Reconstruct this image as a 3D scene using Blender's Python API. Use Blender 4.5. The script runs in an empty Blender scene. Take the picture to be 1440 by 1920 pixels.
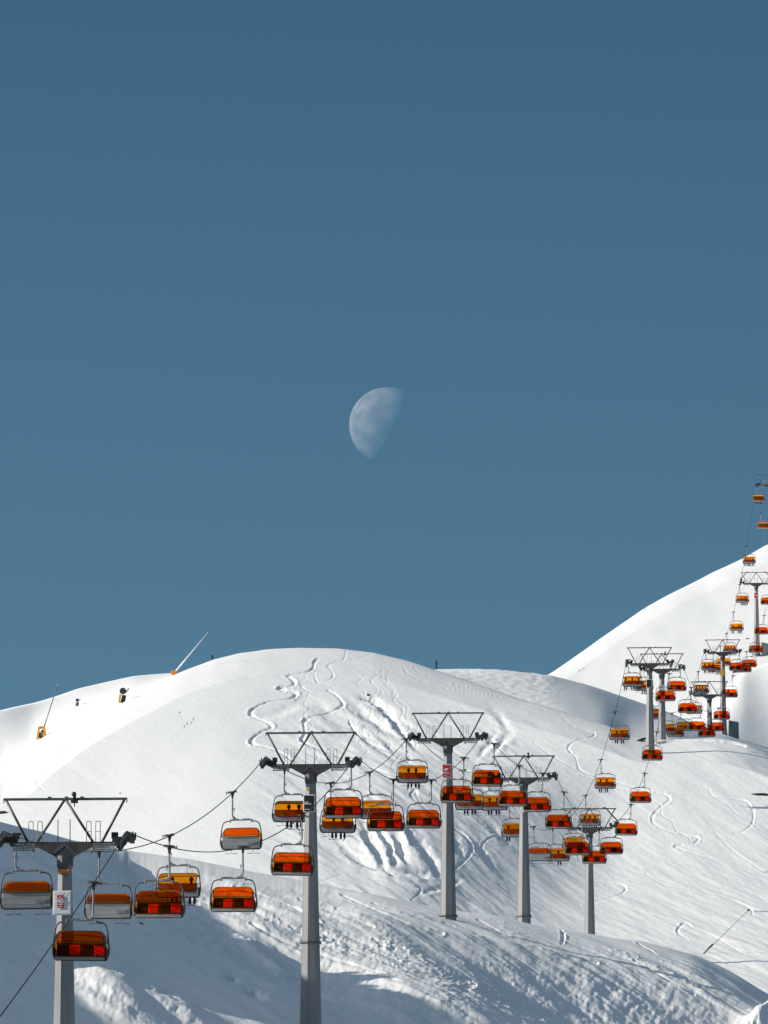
import bpy, math, random
import numpy as np
random.seed(7)
C = bpy.context.scene.collection
S = 0.72            # authoring unit -> metres (a six seat chair is 3.1 m wide)
PI = math.pi
# ------------------------------------------------------------------ camera model
F = 13729.0                         # focal length in photo pixels (long telephoto)
PITCH = math.atan((2600 - 960) / F)
CP, SP = math.cos(PITCH), math.sin(PITCH)

def xz(px, py, d):
    """pixel + horizontal depth d (authoring units) -> x, z (authoring units); numpy friendly"""
    u = (px - 720.0) / F; v = (960.0 - py) / F
    dy = CP - v * SP
    return d * u / dy, d * (SP + v * CP) / dy

def topx(x, d, z):
    dep = d * CP + z * SP; up = -d * SP + z * CP
    return 720 + F * x / dep, 960 - F * up / dep

def W(px, py, d):
    x, z = xz(px, py, d)
    return (x * S, d * S, z * S)

# ------------------------------------------------------------------ scene, camera, light
sc = bpy.context.scene
cam = bpy.data.cameras.new('camera'); camo = bpy.data.objects.new('camera', cam); C.objects.link(camo)
cam.sensor_fit = 'VERTICAL'; cam.sensor_height = 36.0; cam.sensor_width = 27.0
cam.lens = F / 1920 * 36.0
cam.clip_start = 0.5; cam.clip_end = 200000
camo.rotation_euler = (PI / 2 + PITCH, 0, 0)
sc.camera = camo
sc.render.resolution_x, sc.render.resolution_y = 768, 1024
sc.view_settings.view_transform = 'Standard'; sc.view_settings.look = 'None'
sc.view_settings.gamma = 1.0; sc.view_settings.use_curve_mapping = False
sc.view_settings.exposure = EXPOSURE = 0.23
sc.cycles.transparent_max_bounces = 40
sc.cycles.max_bounces = 8

SUN_EL = math.radians(25.0)
SUN_FWD = math.radians(-8.0)         # sun stands to the left, a touch beyond the subject
sun_dir = np.array([-math.cos(SUN_EL) * math.cos(SUN_FWD), math.cos(SUN_EL) * math.sin(SUN_FWD), math.sin(SUN_EL)])
from mathutils import Vector, Matrix
sl = bpy.data.lights.new('sun', 'SUN'); sl.energy = 4.1; sl.angle = math.radians(0.5); sl.color = (1.0, 0.92, 0.805)
so = bpy.data.objects.new('sun', sl); C.objects.link(so)
so.rotation_euler = Vector(sun_dir).to_track_quat('Z', 'Y').to_euler()
so.location = (-200, 400, 400)

world = bpy.data.worlds.new('World'); sc.world = world; world.use_nodes = True
nt = world.node_tree; nt.nodes.clear()
wo = nt.nodes.new('ShaderNodeOutputWorld'); bg = nt.nodes.new('ShaderNodeBackground')
sky = nt.nodes.new('ShaderNodeTexSky'); sky.sky_type = 'NISHITA'; sky.sun_disc = False
sky.sun_elevation = SUN_EL
sky.sun_rotation = math.atan2(sun_dir[0], sun_dir[1])
sky.altitude = 2600; sky.air_density = 1.0; sky.dust_density = 0.3; sky.ozone_density = 1.5
tc = nt.nodes.new('ShaderNodeTexCoord')
va = nt.nodes.new('ShaderNodeVectorMath'); va.operation = 'ADD'; va.inputs[1].default_value = (0, 0, 0.6)
vn = nt.nodes.new('ShaderNodeVectorMath'); vn.operation = 'NORMALIZE'
nt.links.new(tc.outputs['Generated'], va.inputs[0]); nt.links.new(va.outputs[0], vn.inputs[0])
nt.links.new(vn.outputs[0], sky.inputs['Vector'])
tint = nt.nodes.new('ShaderNodeMix'); tint.data_type = 'RGBA'; tint.blend_type = 'MULTIPLY'
tint.inputs[0].default_value = 1.0
tint.inputs[7].default_value = (0.74, 1.10, 1.06, 1)
# the clear winter sky pales towards the horizon
sx = nt.nodes.new('ShaderNodeSeparateXYZ'); nt.links.new(tc.outputs['Generated'], sx.inputs[0])
gr = nt.nodes.new('ShaderNodeValToRGB'); cr = gr.color_ramp
cr.elements[0].position = 0.0; cr.elements[0].color = (0.3, 0.3, 0.3, 1)
cr.elements[1].position = 1.0; cr.elements[1].color = (1.25, 0.85, 0.68, 1)
for pos, val in ((0.012, (1.05, 0.95, 0.78)), (0.095, (1.03, 0.92, 0.765)), (0.19, (0.60, 0.625, 0.59)), (0.28, (0.74, 0.56, 0.48)), (0.6, (1.25, 0.85, 0.68))):
    e_ = cr.elements.new(pos); e_.color = (*val, 1)
nt.links.new(sx.outputs['Z'], gr.inputs[0])
t2_ = nt.nodes.new('ShaderNodeMix'); t2_.data_type = 'RGBA'; t2_.blend_type = 'MULTIPLY'; t2_.inputs[0].default_value = 1.0
nt.links.new(sky.outputs[0], tint.inputs[6]); nt.links.new(tint.outputs[2], t2_.inputs[6]); nt.links.new(gr.outputs[0], t2_.inputs[7])
# broad aureole round the sun
dt = nt.nodes.new('ShaderNodeVectorMath'); dt.operation = 'DOT_PRODUCT'; dt.inputs[1].default_value = tuple(sun_dir)
nt.links.new(tc.outputs['Generated'], dt.inputs[0])
mr = nt.nodes.new('ShaderNodeMapRange'); mr.inputs[1].default_value = 0.3; mr.inputs[2].default_value = 1.0; mr.inputs[3].default_value = 0.0; mr.inputs[4].default_value = 1.0
mr.interpolation_type = 'SMOOTHSTEP'
nt.links.new(dt.outputs['Value'], mr.inputs[0])
t3_ = nt.nodes.new('ShaderNodeMix'); t3_.data_type = 'RGBA'; t3_.blend_type = 'ADD'; t3_.inputs[7].default_value = (2.4, 2.5, 2.5, 1); nt.links.new(t2_.outputs[2], t3_.inputs[6]); nt.links.new(mr.outputs[0], t3_.inputs[0])
nt.links.new(t3_.outputs[2], bg.inputs[0]); bg.inputs[1].default_value = SKY_STRENGTH = 0.15
nt.links.new(bg.outputs[0], wo.inputs[0])

# ------------------------------------------------------------------ materials
def mat(name, col, rough=0.6, metal=0.0, spec=0.5):
    m = bpy.data.materials.new(name); m.use_nodes = True
    b = m.node_tree.nodes['Principled BSDF']
    b.inputs['Base Color'].default_value = (*col, 1); b.inputs['Roughness'].default_value = rough
    b.inputs['Metallic'].default_value = metal; b.inputs['Specular IOR Level'].default_value = spec
    return m

def worn(name, c1, c2, rough, metal=0.0, scale=(1, 1, 0.25), ns=2.0, bump=0.0):
    """two-tone streaked material: procedural noise stretched down the object"""
    m = mat(name, c1, rough, metal); n = m.node_tree.nodes; l = m.node_tree.links
    t = n.new('ShaderNodeTexCoord'); mp = n.new('ShaderNodeMapping'); mp.inputs['Scale'].default_value = scale
    nz = n.new('ShaderNodeTexNoise'); nz.inputs['Scale'].default_value = ns; nz.inputs['Detail'].default_value = 6
    r = n.new('ShaderNodeValToRGB'); r.color_ramp.elements[0].position = 0.35; r.color_ramp.elements[1].position = 0.68
    r.color_ramp.elements[0].color = (*c1, 1); r.color_ramp.elements[1].color = (*c2, 1)
    l.new(t.outputs['Object'], mp.inputs[0]); l.new(mp.outputs[0], nz.inputs['Vector'])
    l.new(nz.outputs['Fac'], r.inputs[0]); l.new(r.outputs[0], n['Principled BSDF'].inputs['Base Color'])
    if bump:
        b = n.new('ShaderNodeBump'); b.inputs['Strength'].default_value = bump; b.inputs['Distance'].default_value = 0.03
        l.new(nz.outputs['Fac'], b.inputs['Height']); l.new(b.outputs[0], n['Principled BSDF'].inputs['Normal'])
    return m

M = {}
M['galv'] = worn('galvanised_steel', (0.145, 0.15, 0.158), (0.22, 0.226, 0.235), 0.44, 0.0, (1, 1, 0.12), 1.6)
M['galv'].node_tree.nodes['Principled BSDF'].inputs['Specular IOR Level'].default_value = 1.0
M['steel'] = worn('dark_steel', (0.075, 0.078, 0.082), (0.13, 0.13, 0.13), 0.5, 0.3)
M['arm'] = worn('painted_arm_steel', (0.040, 0.037, 0.036), (0.075, 0.068, 0.064), 0.6, 0.1)
M['sheave'] = worn('sheave_rubber', (0.016, 0.016, 0.017), (0.035, 0.035, 0.036), 0.7)
M['rope'] = mat('wire_rope', (0.055, 0.055, 0.058), 0.5, 0.4)
M['tube'] = worn('grey_tube', (0.20, 0.21, 0.215), (0.30, 0.31, 0.31), 0.45, 0.3)
M['rim'] = mat('black_gasket', (0.02, 0.018, 0.016), 0.5)
M['shell'] = worn('chair_back_shell', (0.29, 0.30, 0.305), (0.38, 0.385, 0.39), 0.5, 0.0, (0.3, 1, 1), 1.2)
M['black'] = worn('black_upholstery', (0.012, 0.012, 0.013), (0.02, 0.02, 0.02), 0.7)
M['red'] = worn('red_upholstery', (0.80, 0.018, 0.010), (0.88, 0.03, 0.014), 0.6)
M['white'] = worn('white_board', (0.74, 0.74, 0.73), (0.82, 0.82, 0.81), 0.5)
M['signred'] = worn('red_board', (0.42, 0.012, 0.022), (0.52, 0.02, 0.03), 0.5)
M['signdark'] = worn('dark_green_board', (0.010, 0.014, 0.013), (0.02, 0.026, 0.024), 0.4)
M['yellow'] = worn('yellow_padding', (0.72, 0.33, 0.03), (0.80, 0.40, 0.05), 0.7)
M['orangepad'] = worn('orange_padding', (0.70, 0.20, 0.02), (0.78, 0.26, 0.04), 0.7)
M['concrete'] = worn('concrete', (0.17, 0.18, 0.18), (0.27, 0.27, 0.26), 0.9, 0.0, (1, 1, 0.3), 1.0, 0.3)
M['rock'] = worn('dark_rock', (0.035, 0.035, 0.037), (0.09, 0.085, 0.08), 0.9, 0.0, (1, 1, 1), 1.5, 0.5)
M['wood'] = worn('dry_wood', (0.05, 0.045, 0.04), (0.11, 0.10, 0.09), 0.8)
M['cloth_a'] = worn('black_ski_suit', (0.015, 0.016, 0.02), (0.03, 0.03, 0.035), 0.8)
M['cloth_b'] = worn('navy_ski_suit', (0.015, 0.022, 0.045), (0.03, 0.038, 0.065), 0.8)
M['cloth_c'] = worn('brown_ski_suit', (0.05, 0.022, 0.014), (0.085, 0.04, 0.025), 0.8)
M['helmet'] = mat('helmet', (0.02, 0.02, 0.022), 0.3)
M['skibase'] = mat('ski', (0.03, 0.03, 0.035), 0.4)
M['gunwhite'] = mat('white_lance_paint', (0.8, 0.8, 0.8), 0.4)

def bubble_mat():
    m = bpy.data.materials.new('orange_bubble'); m.use_nodes = True; n = m.node_tree.nodes; l = m.node_tree.links; n.clear()
    o = n.new('ShaderNodeOutputMaterial')
    tr = n.new('ShaderNodeBsdfTransparent'); tr.inputs[0].default_value = (0.97, 0.30, 0.008, 1)
    tl = n.new('ShaderNodeBsdfTranslucent'); tl.inputs[0].default_value = (0.95, 0.30, 0.01, 1)
    gl = n.new('ShaderNodeBsdfGlossy'); gl.inputs['Roughness'].default_value = 0.12; gl.inputs[0].default_value = (1, 0.9, 0.8, 1)
    fr = n.new('ShaderNodeFresnel'); fr.inputs[0].default_value = 1.12
    m1 = n.new('ShaderNodeMixShader'); m1.inputs[0].default_value = 0.02
    m2 = n.new('ShaderNodeMixShader')
    l.new(tr.outputs[0], m1.inputs[1]); l.new(tl.outputs[0], m1.inputs[2])
    l.new(fr.outputs[0], m2.inputs[0]); l.new(m1.outputs[0], m2.inputs[1]); l.new(gl.outputs[0], m2.inputs[2])
    l.new(m2.outputs[0], o.inputs[0]); return m
M['bubble'] = bubble_mat()

def snow_mat():
    m = mat('snow', (0.88, 0.885, 0.89), 0.65, 0, 0.25); n = m.node_tree.nodes; l = m.node_tree.links
    t = n.new('ShaderNodeTexCoord')
    n1 = n.new('ShaderNodeTexNoise'); n1.inputs['Scale'].default_value = 0.9; n1.inputs['Detail'].default_value = 8; n1.inputs['Roughness'].default_value = 0.6
    mp = n.new('ShaderNodeMapping'); mp.inputs['Scale'].default_value = (1, 0.5, 1)
    l.new(t.outputs['Object'], mp.inputs[0]); l.new(mp.outputs[0], n1.inputs['Vector'])
    b = n.new('ShaderNodeBump'); b.inputs['Strength'].default_value = 0.5; b.inputs['Distance'].default_value = 0.12
    l.new(n1.outputs['Fac'], b.inputs['Height']); l.new(b.outputs[0], n['Principled BSDF'].inputs['Normal'])
    r = n.new('ShaderNodeValToRGB')
    r.color_ramp.elements[0].color = (0.84, 0.85, 0.86, 1); r.color_ramp.elements[1].color = (0.91, 0.91, 0.91, 1)
    l.new(n1.outputs['Fac'], r.inputs[0]); l.new(r.outputs[0], n['Principled BSDF'].inputs['Base Color'])
    return m
M['snow'] = snow_mat()

# ------------------------------------------------------------------ object helpers
def tag(o, label=None, cat=None, group=None, kind=None):
    if label: o['label'] = label
    if cat: o['category'] = cat
    if group: o['group'] = group
    if kind: o['kind'] = kind
    return o

def empty(name, loc, rz=0.0):
    o = bpy.data.objects.new(name, None); C.objects.link(o); o.location = loc; o.rotation_euler = (0, 0, rz)
    o.empty_display_size = 0.3
    return o

class MB:
    """collects shapes (authoring units) into ONE mesh object; k scales to metres"""
    def __init__(s, k=S): s.v = []; s.f = []; s.sm = []; s.k = k
    def add(s, vs, fs, smooth=False):
        o = len(s.v); s.v += [tuple(p) for p in vs]
        for f in fs: s.f.append(tuple(i + o for i in f)); s.sm.append(smooth)
        return s
    def box(s, c, size, rz=0.0, rx=0.0, ry=0.0, bevel=0.0):
        hx, hy, hz = size[0] / 2, size[1] / 2, size[2] / 2
        R = Matrix.Rotation(rz, 3, 'Z') @ Matrix.Rotation(ry, 3, 'Y') @ Matrix.Rotation(rx, 3, 'X')
        b = min(bevel, hx * .9, hy * .9, hz * .9)
        if b <= 0:
            vs = [R @ Vector((x, y, z)) + Vector(c) for x in (-hx, hx) for y in (-hy, hy) for z in (-hz, hz)]
            return s.add(vs, [(0, 1, 3, 2), (4, 6, 7, 5), (0, 4, 5, 1), (2, 3, 7, 6), (0, 2, 6, 4), (1, 5, 7, 3)])
        ring = lambda z, ix, iy: [(-hx + ix, -hy + iy, z), (hx - ix, -hy + iy, z), (hx - ix, hy - iy, z), (-hx + ix, hy - iy, z)]
        oc = lambda z, i: [(-hx + b + i, -hy + i, z), (hx - b - i, -hy + i, z), (hx - i, -hy + b + i, z), (hx - i, hy - b - i, z),
                           (hx - b - i, hy - i, z), (-hx + b + i, hy - i, z), (-hx + i, hy - b - i, z), (-hx + i, -hy + b + i, z)]
        rs = [oc(-hz, b * .5), oc(-hz + b, 0), oc(hz - b, 0), oc(hz, b * .5)]
        return s.loft([[R @ Vector(p) + Vector(c) for p in r] for r in rs], True)
    def loft(s, rings, caps=True, smooth=False):
        n = len(rings[0]); vs = [p for r in rings for p in r]; fs = []
        for i in range(len(rings) - 1):
            for j in range(n):
                k = (j + 1) % n
                fs.append((i * n + j, i * n + k, (i + 1) * n + k, (i + 1) * n + j))
        if caps: fs.append(tuple(range(n))[::-1]); fs.append(tuple((len(rings) - 1) * n + j for j in range(n)))
        return s.add(vs, fs, smooth)
    def tube(s, pts, r, n=8, caps=True, smooth=True):
        pts = [Vector(p) for p in pts]; rings = []
        up = None
        for i, p in enumerate(pts):
            t = (pts[min(i + 1, len(pts) - 1)] - pts[max(i - 1, 0)]).normalized()
            if up is None:
                up = Vector((0, 0, 1)) if abs(t.z) < 0.9 else Vector((1, 0, 0))
            a = t.cross(up).normalized(); b = a.cross(t).normalized(); up = b
            rr = r[i] if isinstance(r, (list, tuple)) else r
            rings.append([p + a * (rr * math.cos(2 * PI * j / n)) + b * (rr * math.sin(2 * PI * j / n)) for j in range(n)])
        return s.loft(rings, caps, smooth)
    def extr(s, poly, y0, y1):
        """polygon in x,z extruded along y"""
        n = len(poly)
        vs = [(p[0], y0, p[1]) for p in poly] + [(p[0], y1, p[1]) for p in poly]
        fs = [tuple(range(n)), tuple(range(n, 2 * n))[::-1]]
        for j in range(n):
            k = (j + 1) % n; fs.append((j, j + n, k + n, k))
        return s.add(vs, fs)
    def build(s, name, m, parent=None, smooth=None):
        me = bpy.data.meshes.new(name)
        me.from_pydata([(p[0] * s.k, p[1] * s.k, p[2] * s.k) for p in s.v], [], s.f)
        me.polygons.foreach_set('use_smooth', s.sm); me.materials.append(m)
        import bmesh
        bm = bmesh.new(); bm.from_mesh(me); bmesh.ops.recalc_face_normals(bm, faces=bm.faces); bm.to_mesh(me); bm.free()
        me.update()
        o = bpy.data.objects.new(name, me); C.objects.link(o)
        if parent: o.parent = parent
        return o

def smooth_path(pts, k=5):
    """Catmull-Rom through the points"""
    P = [Vector(p) for p in pts]; P = [P[0] * 2 - P[1]] + P + [P[-1] * 2 - P[-2]]; out = []
    for i in range(1, len(P) - 2):
        for j in range(k):
            t = j / k; a, b, c, d = P[i - 1], P[i], P[i + 1], P[i + 2]
            out.append(0.5 * ((2 * b) + (c - a) * t + (2 * a - 5 * b + 4 * c - d) * t * t + (3 * b - a - 3 * c + d) * t ** 3))
    out.append(P[-2]); return out

def copy_tree(o, parent=None):
    c = o.copy(); C.objects.link(c)
    if parent: c.parent = parent
    for ch in list(o.children): copy_tree(ch, c)
    return c
# ------------------------------------------------------------------ the snow terrain (one height field, real depth per slope)
def hsh(ix, iy, seed):
    h = (ix.astype(np.int64) * 374761393 + iy.astype(np.int64) * 668265263 + seed * 974711) & 0xFFFFFFFF
    h = ((h ^ (h >> 13)) * 1274126177) & 0xFFFFFFFF
    return ((h ^ (h >> 16)) & 0xFFFF) / 65536.0 * 2 * PI

def perlin(x, y, seed=0):
    xi = np.floor(x); yi = np.floor(y); fx = x - xi; fy = y - yi
    u = fx ** 3 * (fx * (fx * 6 - 15) + 10); v = fy ** 3 * (fy * (fy * 6 - 15) + 10)
    def g(a, b):
        t = hsh(xi + a, yi + b, seed); return np.cos(t) * (fx - a) + np.sin(t) * (fy - b)
    return ((g(0, 0) * (1 - u) + g(1, 0) * u) * (1 - v) + (g(0, 1) * (1 - u) + g(1, 1) * u) * v) * 1.5

def fbm(x, y, seed, octs=4, gain=0.5, ridged=False):
    s = 0; a = 1.0; t = 0
    for o in range(octs):
        n = perlin(x * 2 ** o, y * 2 ** o, seed + o * 17)
        if ridged: n = 1 - 2 * np.abs(n)
        s = s + a * n; t += a; a *= gain
    return s / t

GX = np.arange(-2800, 2801, 2.0)
def tab(pairs, sm=10):
    xs, ys = zip(*pairs); y = np.interp(GX, xs, ys)
    if sm:
        k = int(sm / 2) * 4 + 1; w = np.exp(-0.5 * ((np.arange(k) - k // 2) * 2.0 / sm) ** 2); w /= w.sum()
        y = np.convolve(np.pad(y, k // 2, mode='edge'), w, mode='valid')
    return y

# foreground slope F: crest line and its distance, distance at the picture's bottom edge
yF = tab([(-2000, 1480), (-300, 1520), (0, 1540), (60, 1554), (140, 1574), (250, 1594), (360, 1608), (470, 1631), (590, 1653), (700, 1674), (850, 1706),
          (1000, 1730), (1100, 1747), (1200, 1763), (1300, 1789), (1380, 1826), (1440, 1864), (1560, 1930), (2800, 1950)], 8)
dF = tab([(-2000, 900), (0, 900), (300, 915), (590, 940), (850, 1000), (1000, 1045), (1105, 1090), (1300, 1110), (2800, 1110)], 30)
dFb = tab([(-2000, 640), (0, 640), (150, 650), (300, 705), (450, 765), (580, 806), (750, 850), (900, 890), (1050, 915), (1200, 940), (1330, 965), (1440, 1000), (2800, 1000)], 30)
# middle slope M: the dome and the knoll under the paired towers
yM = tab([(-2000, 1400), (-300, 1445), (0, 1468), (60, 1441), (100, 1404), (170, 1354), (240, 1313), (328, 1266), (350, 1256), (400, 1237), (450, 1224), (500, 1217),
          (560, 1214.5), (640, 1217), (700, 1223.5), (760, 1238), (815, 1255), (860, 1269), (900, 1283), (975, 1309), (1065, 1337), (1140, 1362), (1180, 1378),
          (1215, 1387), (1240, 1387), (1300, 1384), (1345, 1384), (1375, 1388), (1400, 1395), (1440, 1411), (1600, 1490), (2800, 1700)], 7)
dM = tab([(-2000, 2000), (0, 1990), (240, 1960), (328, 1940), (450, 1880), (560, 1850), (700, 1845), (815, 1800), (975, 1710), (1065, 1655), (1140, 1620), (1215, 1605), (1300, 1625), (1375, 1645), (2800, 1645)], 25)
dMb = tab([(-2000, 1640), (0, 1640), (200, 1600), (400, 1540), (500, 1525), (620, 1555), (740, 1600), (860, 1560), (1000, 1420), (1105, 1338), (1300, 1265), (1440, 1220), (2800, 1220)], 40)
# back ridge B (left shoulder with the snow guns; right grey shoulder)
yB = tab([(-2000, 1700), (-300, 1392), (0, 1332), (60, 1318), (150, 1290), (250, 1268), (328, 1262.5), (420, 1262), (600, 1262), (800, 1256), (815, 1254.5), (900, 1253.5), (960, 1258), (1030, 1266),
          (1100, 1284), (1160, 1303), (1231, 1327), (1275, 1344), (1320, 1366), (1360, 1377), (1440, 1405), (2800, 1800)], 7)
dB = tab([(-2000, 2100), (0, 2080), (328, 2225), (600, 2080), (815, 1960), (1000, 1965), (1140, 2005), (1231, 2045), (1275, 2015), (1330, 1970), (1440, 1975), (2800, 1975)], 25)
dBb = tab([(-2000, 2010), (0, 2010), (240, 1985), (328, 2000), (600, 1960), (815, 1910), (975, 1860), (1140, 1800), (1200, 1740), (1231, 1650), (1275, 1690), (1330, 1790), (2800, 1790)], 25)
mB = tab([(-2000, 2), (60, 2), (120, 4), (240, 5), (328, 8), (600, 10), (900, 6), (1065, 5), (1130, 8), (1220, 50), (1380, 70), (2800, 70)], 12)
# knoll N in front of the tenth tower
yN = tab([(-2000, 1700), (1000, 1460), (1200, 1420), (1300, 1365), (1350, 1305), (1372, 1276), (1391, 1260), (1416, 1252), (1440, 1242), (1700, 1130), (2800, 900)], 7)
dN = tab([(-2000, 2200), (1300, 2215), (1372, 2265), (1440, 2320), (2800, 2400)], 20)
dNb = tab([(-2000, 2200), (1200, 2020), (1300, 2000), (1355, 2030), (1440, 2030), (2800, 2030)], 20)
# far mountain R
yR = tab([(-2000, 1750), (600, 1420), (900, 1312), (1000, 1277), (1030, 1264), (1100, 1215), (1150, 1180), (1200, 1146), (1250, 1117), (1300, 1091), (1395, 1046), (1440, 1021), (1700, 930), (2800, 760)], 5)
dR = tab([(-2000, 2750), (1030, 2720), (1200, 2640), (1440, 2510), (2800, 2400)], 25)
dRb = tab([(-2000, 2330), (1030, 2330), (1440, 2345), (2800, 2345)], 25)

def prof(s):                       # 0 bottom .. 1 crest : depth fraction, crest rounds over
    s1 = np.clip(s, None, 1.0)
    return np.where(s1 < 0, s1, s1) * 0.72 + 0.28 * (1 - np.sqrt(np.clip(1 - s1, 0, None)))
def profF(s):
    return np.where(s < 0, s, s) * 0.55 + 0.45 * (1 - np.sqrt(np.clip(1 - s, 0, None)))

def at(tb, x): return np.interp(x, GX, tb)
GF = ([1400, 1540, 1600, 1660, 1710, 1925, 2010], [1150, 996, 935, 876, 830, 690, 632])
GML = ([1150, 1215, 1300, 1387, 1450, 1550, 1650, 1750, 1900, 2000], [1860, 1765, 1678, 1600, 1549, 1478, 1410, 1345, 1258, 1205])
GM = ([1150, 1215, 1300, 1387, 1450, 1550, 1650, 1750, 1900, 2000], [1860, 1765, 1678, 1600, 1574, 1537, 1488, 1400, 1275, 1205])
hF = tab([(-2000, -60), (-300, -30), (0, 0), (500, 90), (850, 163), (1440, 286), (1800, 345), (2800, 380)], 40)
hM = tab([(-2000, 60), (-300, 42), (0, 24), (300, -4), (440, -14), (560, -12), (900, 0), (1440, 0), (2800, 30)], 40)
def GSP(y, G):
    y_ = np.asarray(y, float); return sum(np.interp(y_ + o, *G) for o in (-36, -24, -12, 0, 12, 24, 36)) / 7
def D_F(x, y):
    c = np.minimum(at(yF, x), 1905); return np.interp(y, *GF) + at(hF, x) + 38 * (1 - np.sqrt(np.clip((y - c) / 42, 0, 1)))
def D_M(x, y):
    c = at(yM, x); k_ = np.clip((x - 700) / 460, 0, 1); k_ = 3 * k_ ** 2 - 2 * k_ ** 3; return GSP(y, GML) * (1 - k_) + k_ * GSP(y, GM) + at(hM, x) + 34 * (1 - np.sqrt(np.clip((y - c) / 46, 0, 1)))
xs = np.concatenate([np.arange(-4300, -2700, 100.0), np.arange(-2700, -1700, 50.0), np.arange(-1700, -24, 14.0), np.arange(-24, 1464, 1.9), np.arange(1466, 2400, 24.0)])
NC = len(xs)
c = lambda tb: at(tb, xs)
rowsY, rowsD, lay = [], [], []
def push(y, d, L): rowsY.append(y); rowsD.append(d); lay.append(L)
yf = np.minimum(c(yF), 1905); df = D_F(xs, yf)
y00 = 2010.0
d00 = D_F(xs, y00)
_, z00 = xz(xs, y00, d00)
near = []
# F visible
for i in range(250):
    t = i / 249; y = y00 + (yf - y00) * t; push(y, D_F(xs, y), 0)
def dip(y0, d0, y1, d1, n, depth, L):
    for i in range(1, n):
        t = i / n; e = 3 * t * t - 2 * t ** 3
        push(y0 + (y1 - y0) * e + depth * 4 * t * (1 - t), d0 + (d1 - d0) * t, L)
# M
yb = yf + 40
b = c(yF); cM = c(yM)
sM = lambda y: (b - y) / (b - cM)
d1 = D_M(xs, yb)
dip(yf, df, yb, d1, 14, 6, 1)
for i in range(330):
    t = i / 329; y = yb + (cM - yb) * t; push(y, D_M(xs, y), 2)
def D_R(x, y, yc): return 2342 + (1253 - y) * 0.60 - 0.05 * (x - 1440) + 7 * (1 - np.sqrt(np.clip((y - yc) / 30, 0, 1)))
def layer(yprev, dprev, ycr, dcr, db, m, n, L, depth):
    y0 = np.maximum(yprev + m, ycr + 4); d0 = np.maximum(db, dprev + 12)
    dip(yprev, dprev, y0, d0, 12, depth, L)
    for i in range(n):
        t = i / (n - 1); push(y0 + (ycr - y0) * t, d0 + (np.maximum(dcr, d0 + 20) - d0) * prof(t), L + 0.5)
    return ycr, np.maximum(dcr, d0 + 20)
yp, dp = layer(cM, D_M(xs, cM), c(yB), c(dB), c(dBb), c(mB), 70, 3, 0)
yp, dp = layer(yp, dp, c(yN), c(dN), c(dNb), 14.0, 60, 4, 2)
yr = c(yR); y0 = np.maximum(yp + 14, yr + 4); d0 = np.maximum(D_R(xs, y0, yr), dp + 6)
dip(yp, dp, y0, d0, 12, 2, 5)
for i in range(130):
    y = y0 + (yr - y0) * i / 129; d_ = np.maximum(D_R(xs, y, yr), d0 + 0.4 * i); push(y, d_, 5.5)
yp, dp = yr, d_
for i in range(1, 13):
    t = i / 12; push(yp + 30 * t + 700 * t * t, dp + 2600 * t, 6)
Y = np.array(rowsY); Dp = np.array(rowsD); X0 = np.broadcast_to(xs, Y.shape).copy(); L = np.array(lay)[:, None] * np.ones((1, NC))
Xw, Zw = xz(X0, Y, Dp)

# --- relief ------------------------------------------------------------------
wpx = 9 * fbm(X0 / 34, Y / 22, 5, 3) + 2.2 * fbm(X0 / 9, Y / 6, 6, 2); wpy = 6 * fbm(X0 / 34, Y / 22, 7, 3) + 1.6 * fbm(X0 / 9, Y / 6, 8, 2)
px, py = X0 + wpx, Y + wpy           # where on the slope (authoring map of the slopes)
BC = lambda z, d: 0.55 * (z + 0.15 * d)
A, B_ = Xw, BC(Zw, Dp)                       # across-slope and up-slope coordinates
H = np.zeros_like(Zw)
def blob(x, y, rx, ry, ang=0.0):
    c_, s_ = math.cos(ang), math.sin(ang); dx, dy = px - x, py - y
    return np.exp(-(((dx * c_ + dy * s_) / rx) ** 2 + ((-dx * s_ + dy * c_) / ry) ** 2))
def ramp(v, a, b):
    t_ = np.clip((v - a) / (b - a), 0, 1); return 3 * t_ ** 2 - 2 * t_ ** 3
mM = (L == 2); mF = (L == 0); mR = (L >= 5) & (L < 6); mB_ = (L >= 3) & (L < 4); mN = (L >= 4) & (L < 5)
# broad swells everywhere
H += 0.5 * fbm(A / 38, B_ / 24, 3, 3)
# middle slope: calm and bright at left, wind-worked right of the dome
rough = mM * (1 - 0.55 * ramp(px, 880, 1080)) * np.clip(ramp(px, 430, 640) * ramp(py, 1290, 1420) + 0.10, 0, 1) * (1 - 0.62 * blob(1180, 1440, 210, 75, 0.25))
ca, sa = math.cos(0.62), math.sin(0.62)
ua, va_ = A * ca - B_ * sa, A * sa + B_ * ca            # down-right wind direction
H += rough * (0.50 * fbm(ua / 18, va_ / 4.5, 11, 4) + 0.15 * fbm(ua / 6, va_ / 1.6, 12, 3) + 0.42 * np.maximum(0, fbm(ua / 13, va_ / 4.0, 13, 2) - .15))
# grooming / skied chop on the right half, low
chop = mM * ramp(px, 820, 950) * ramp(py, 1560, 1640)
H += chop * 0.08 * fbm(ua / 5, va_ / 1.0, 15, 3)
chop2 = mB_ * ramp(px, 800, 850) * (1 - ramp(px, 1010, 1070))
H += chop2 * 0.22 * fbm(A / 3.2, B_ / 1.2, 16, 3)
H += mN * 0.05 * fbm(A / 3.5, B_ / 1.5, 18, 4) * ramp(px, 1385, 1400)
H += mR * 0.5 * fbm(A / 30, B_ / 18, 19, 3)
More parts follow.
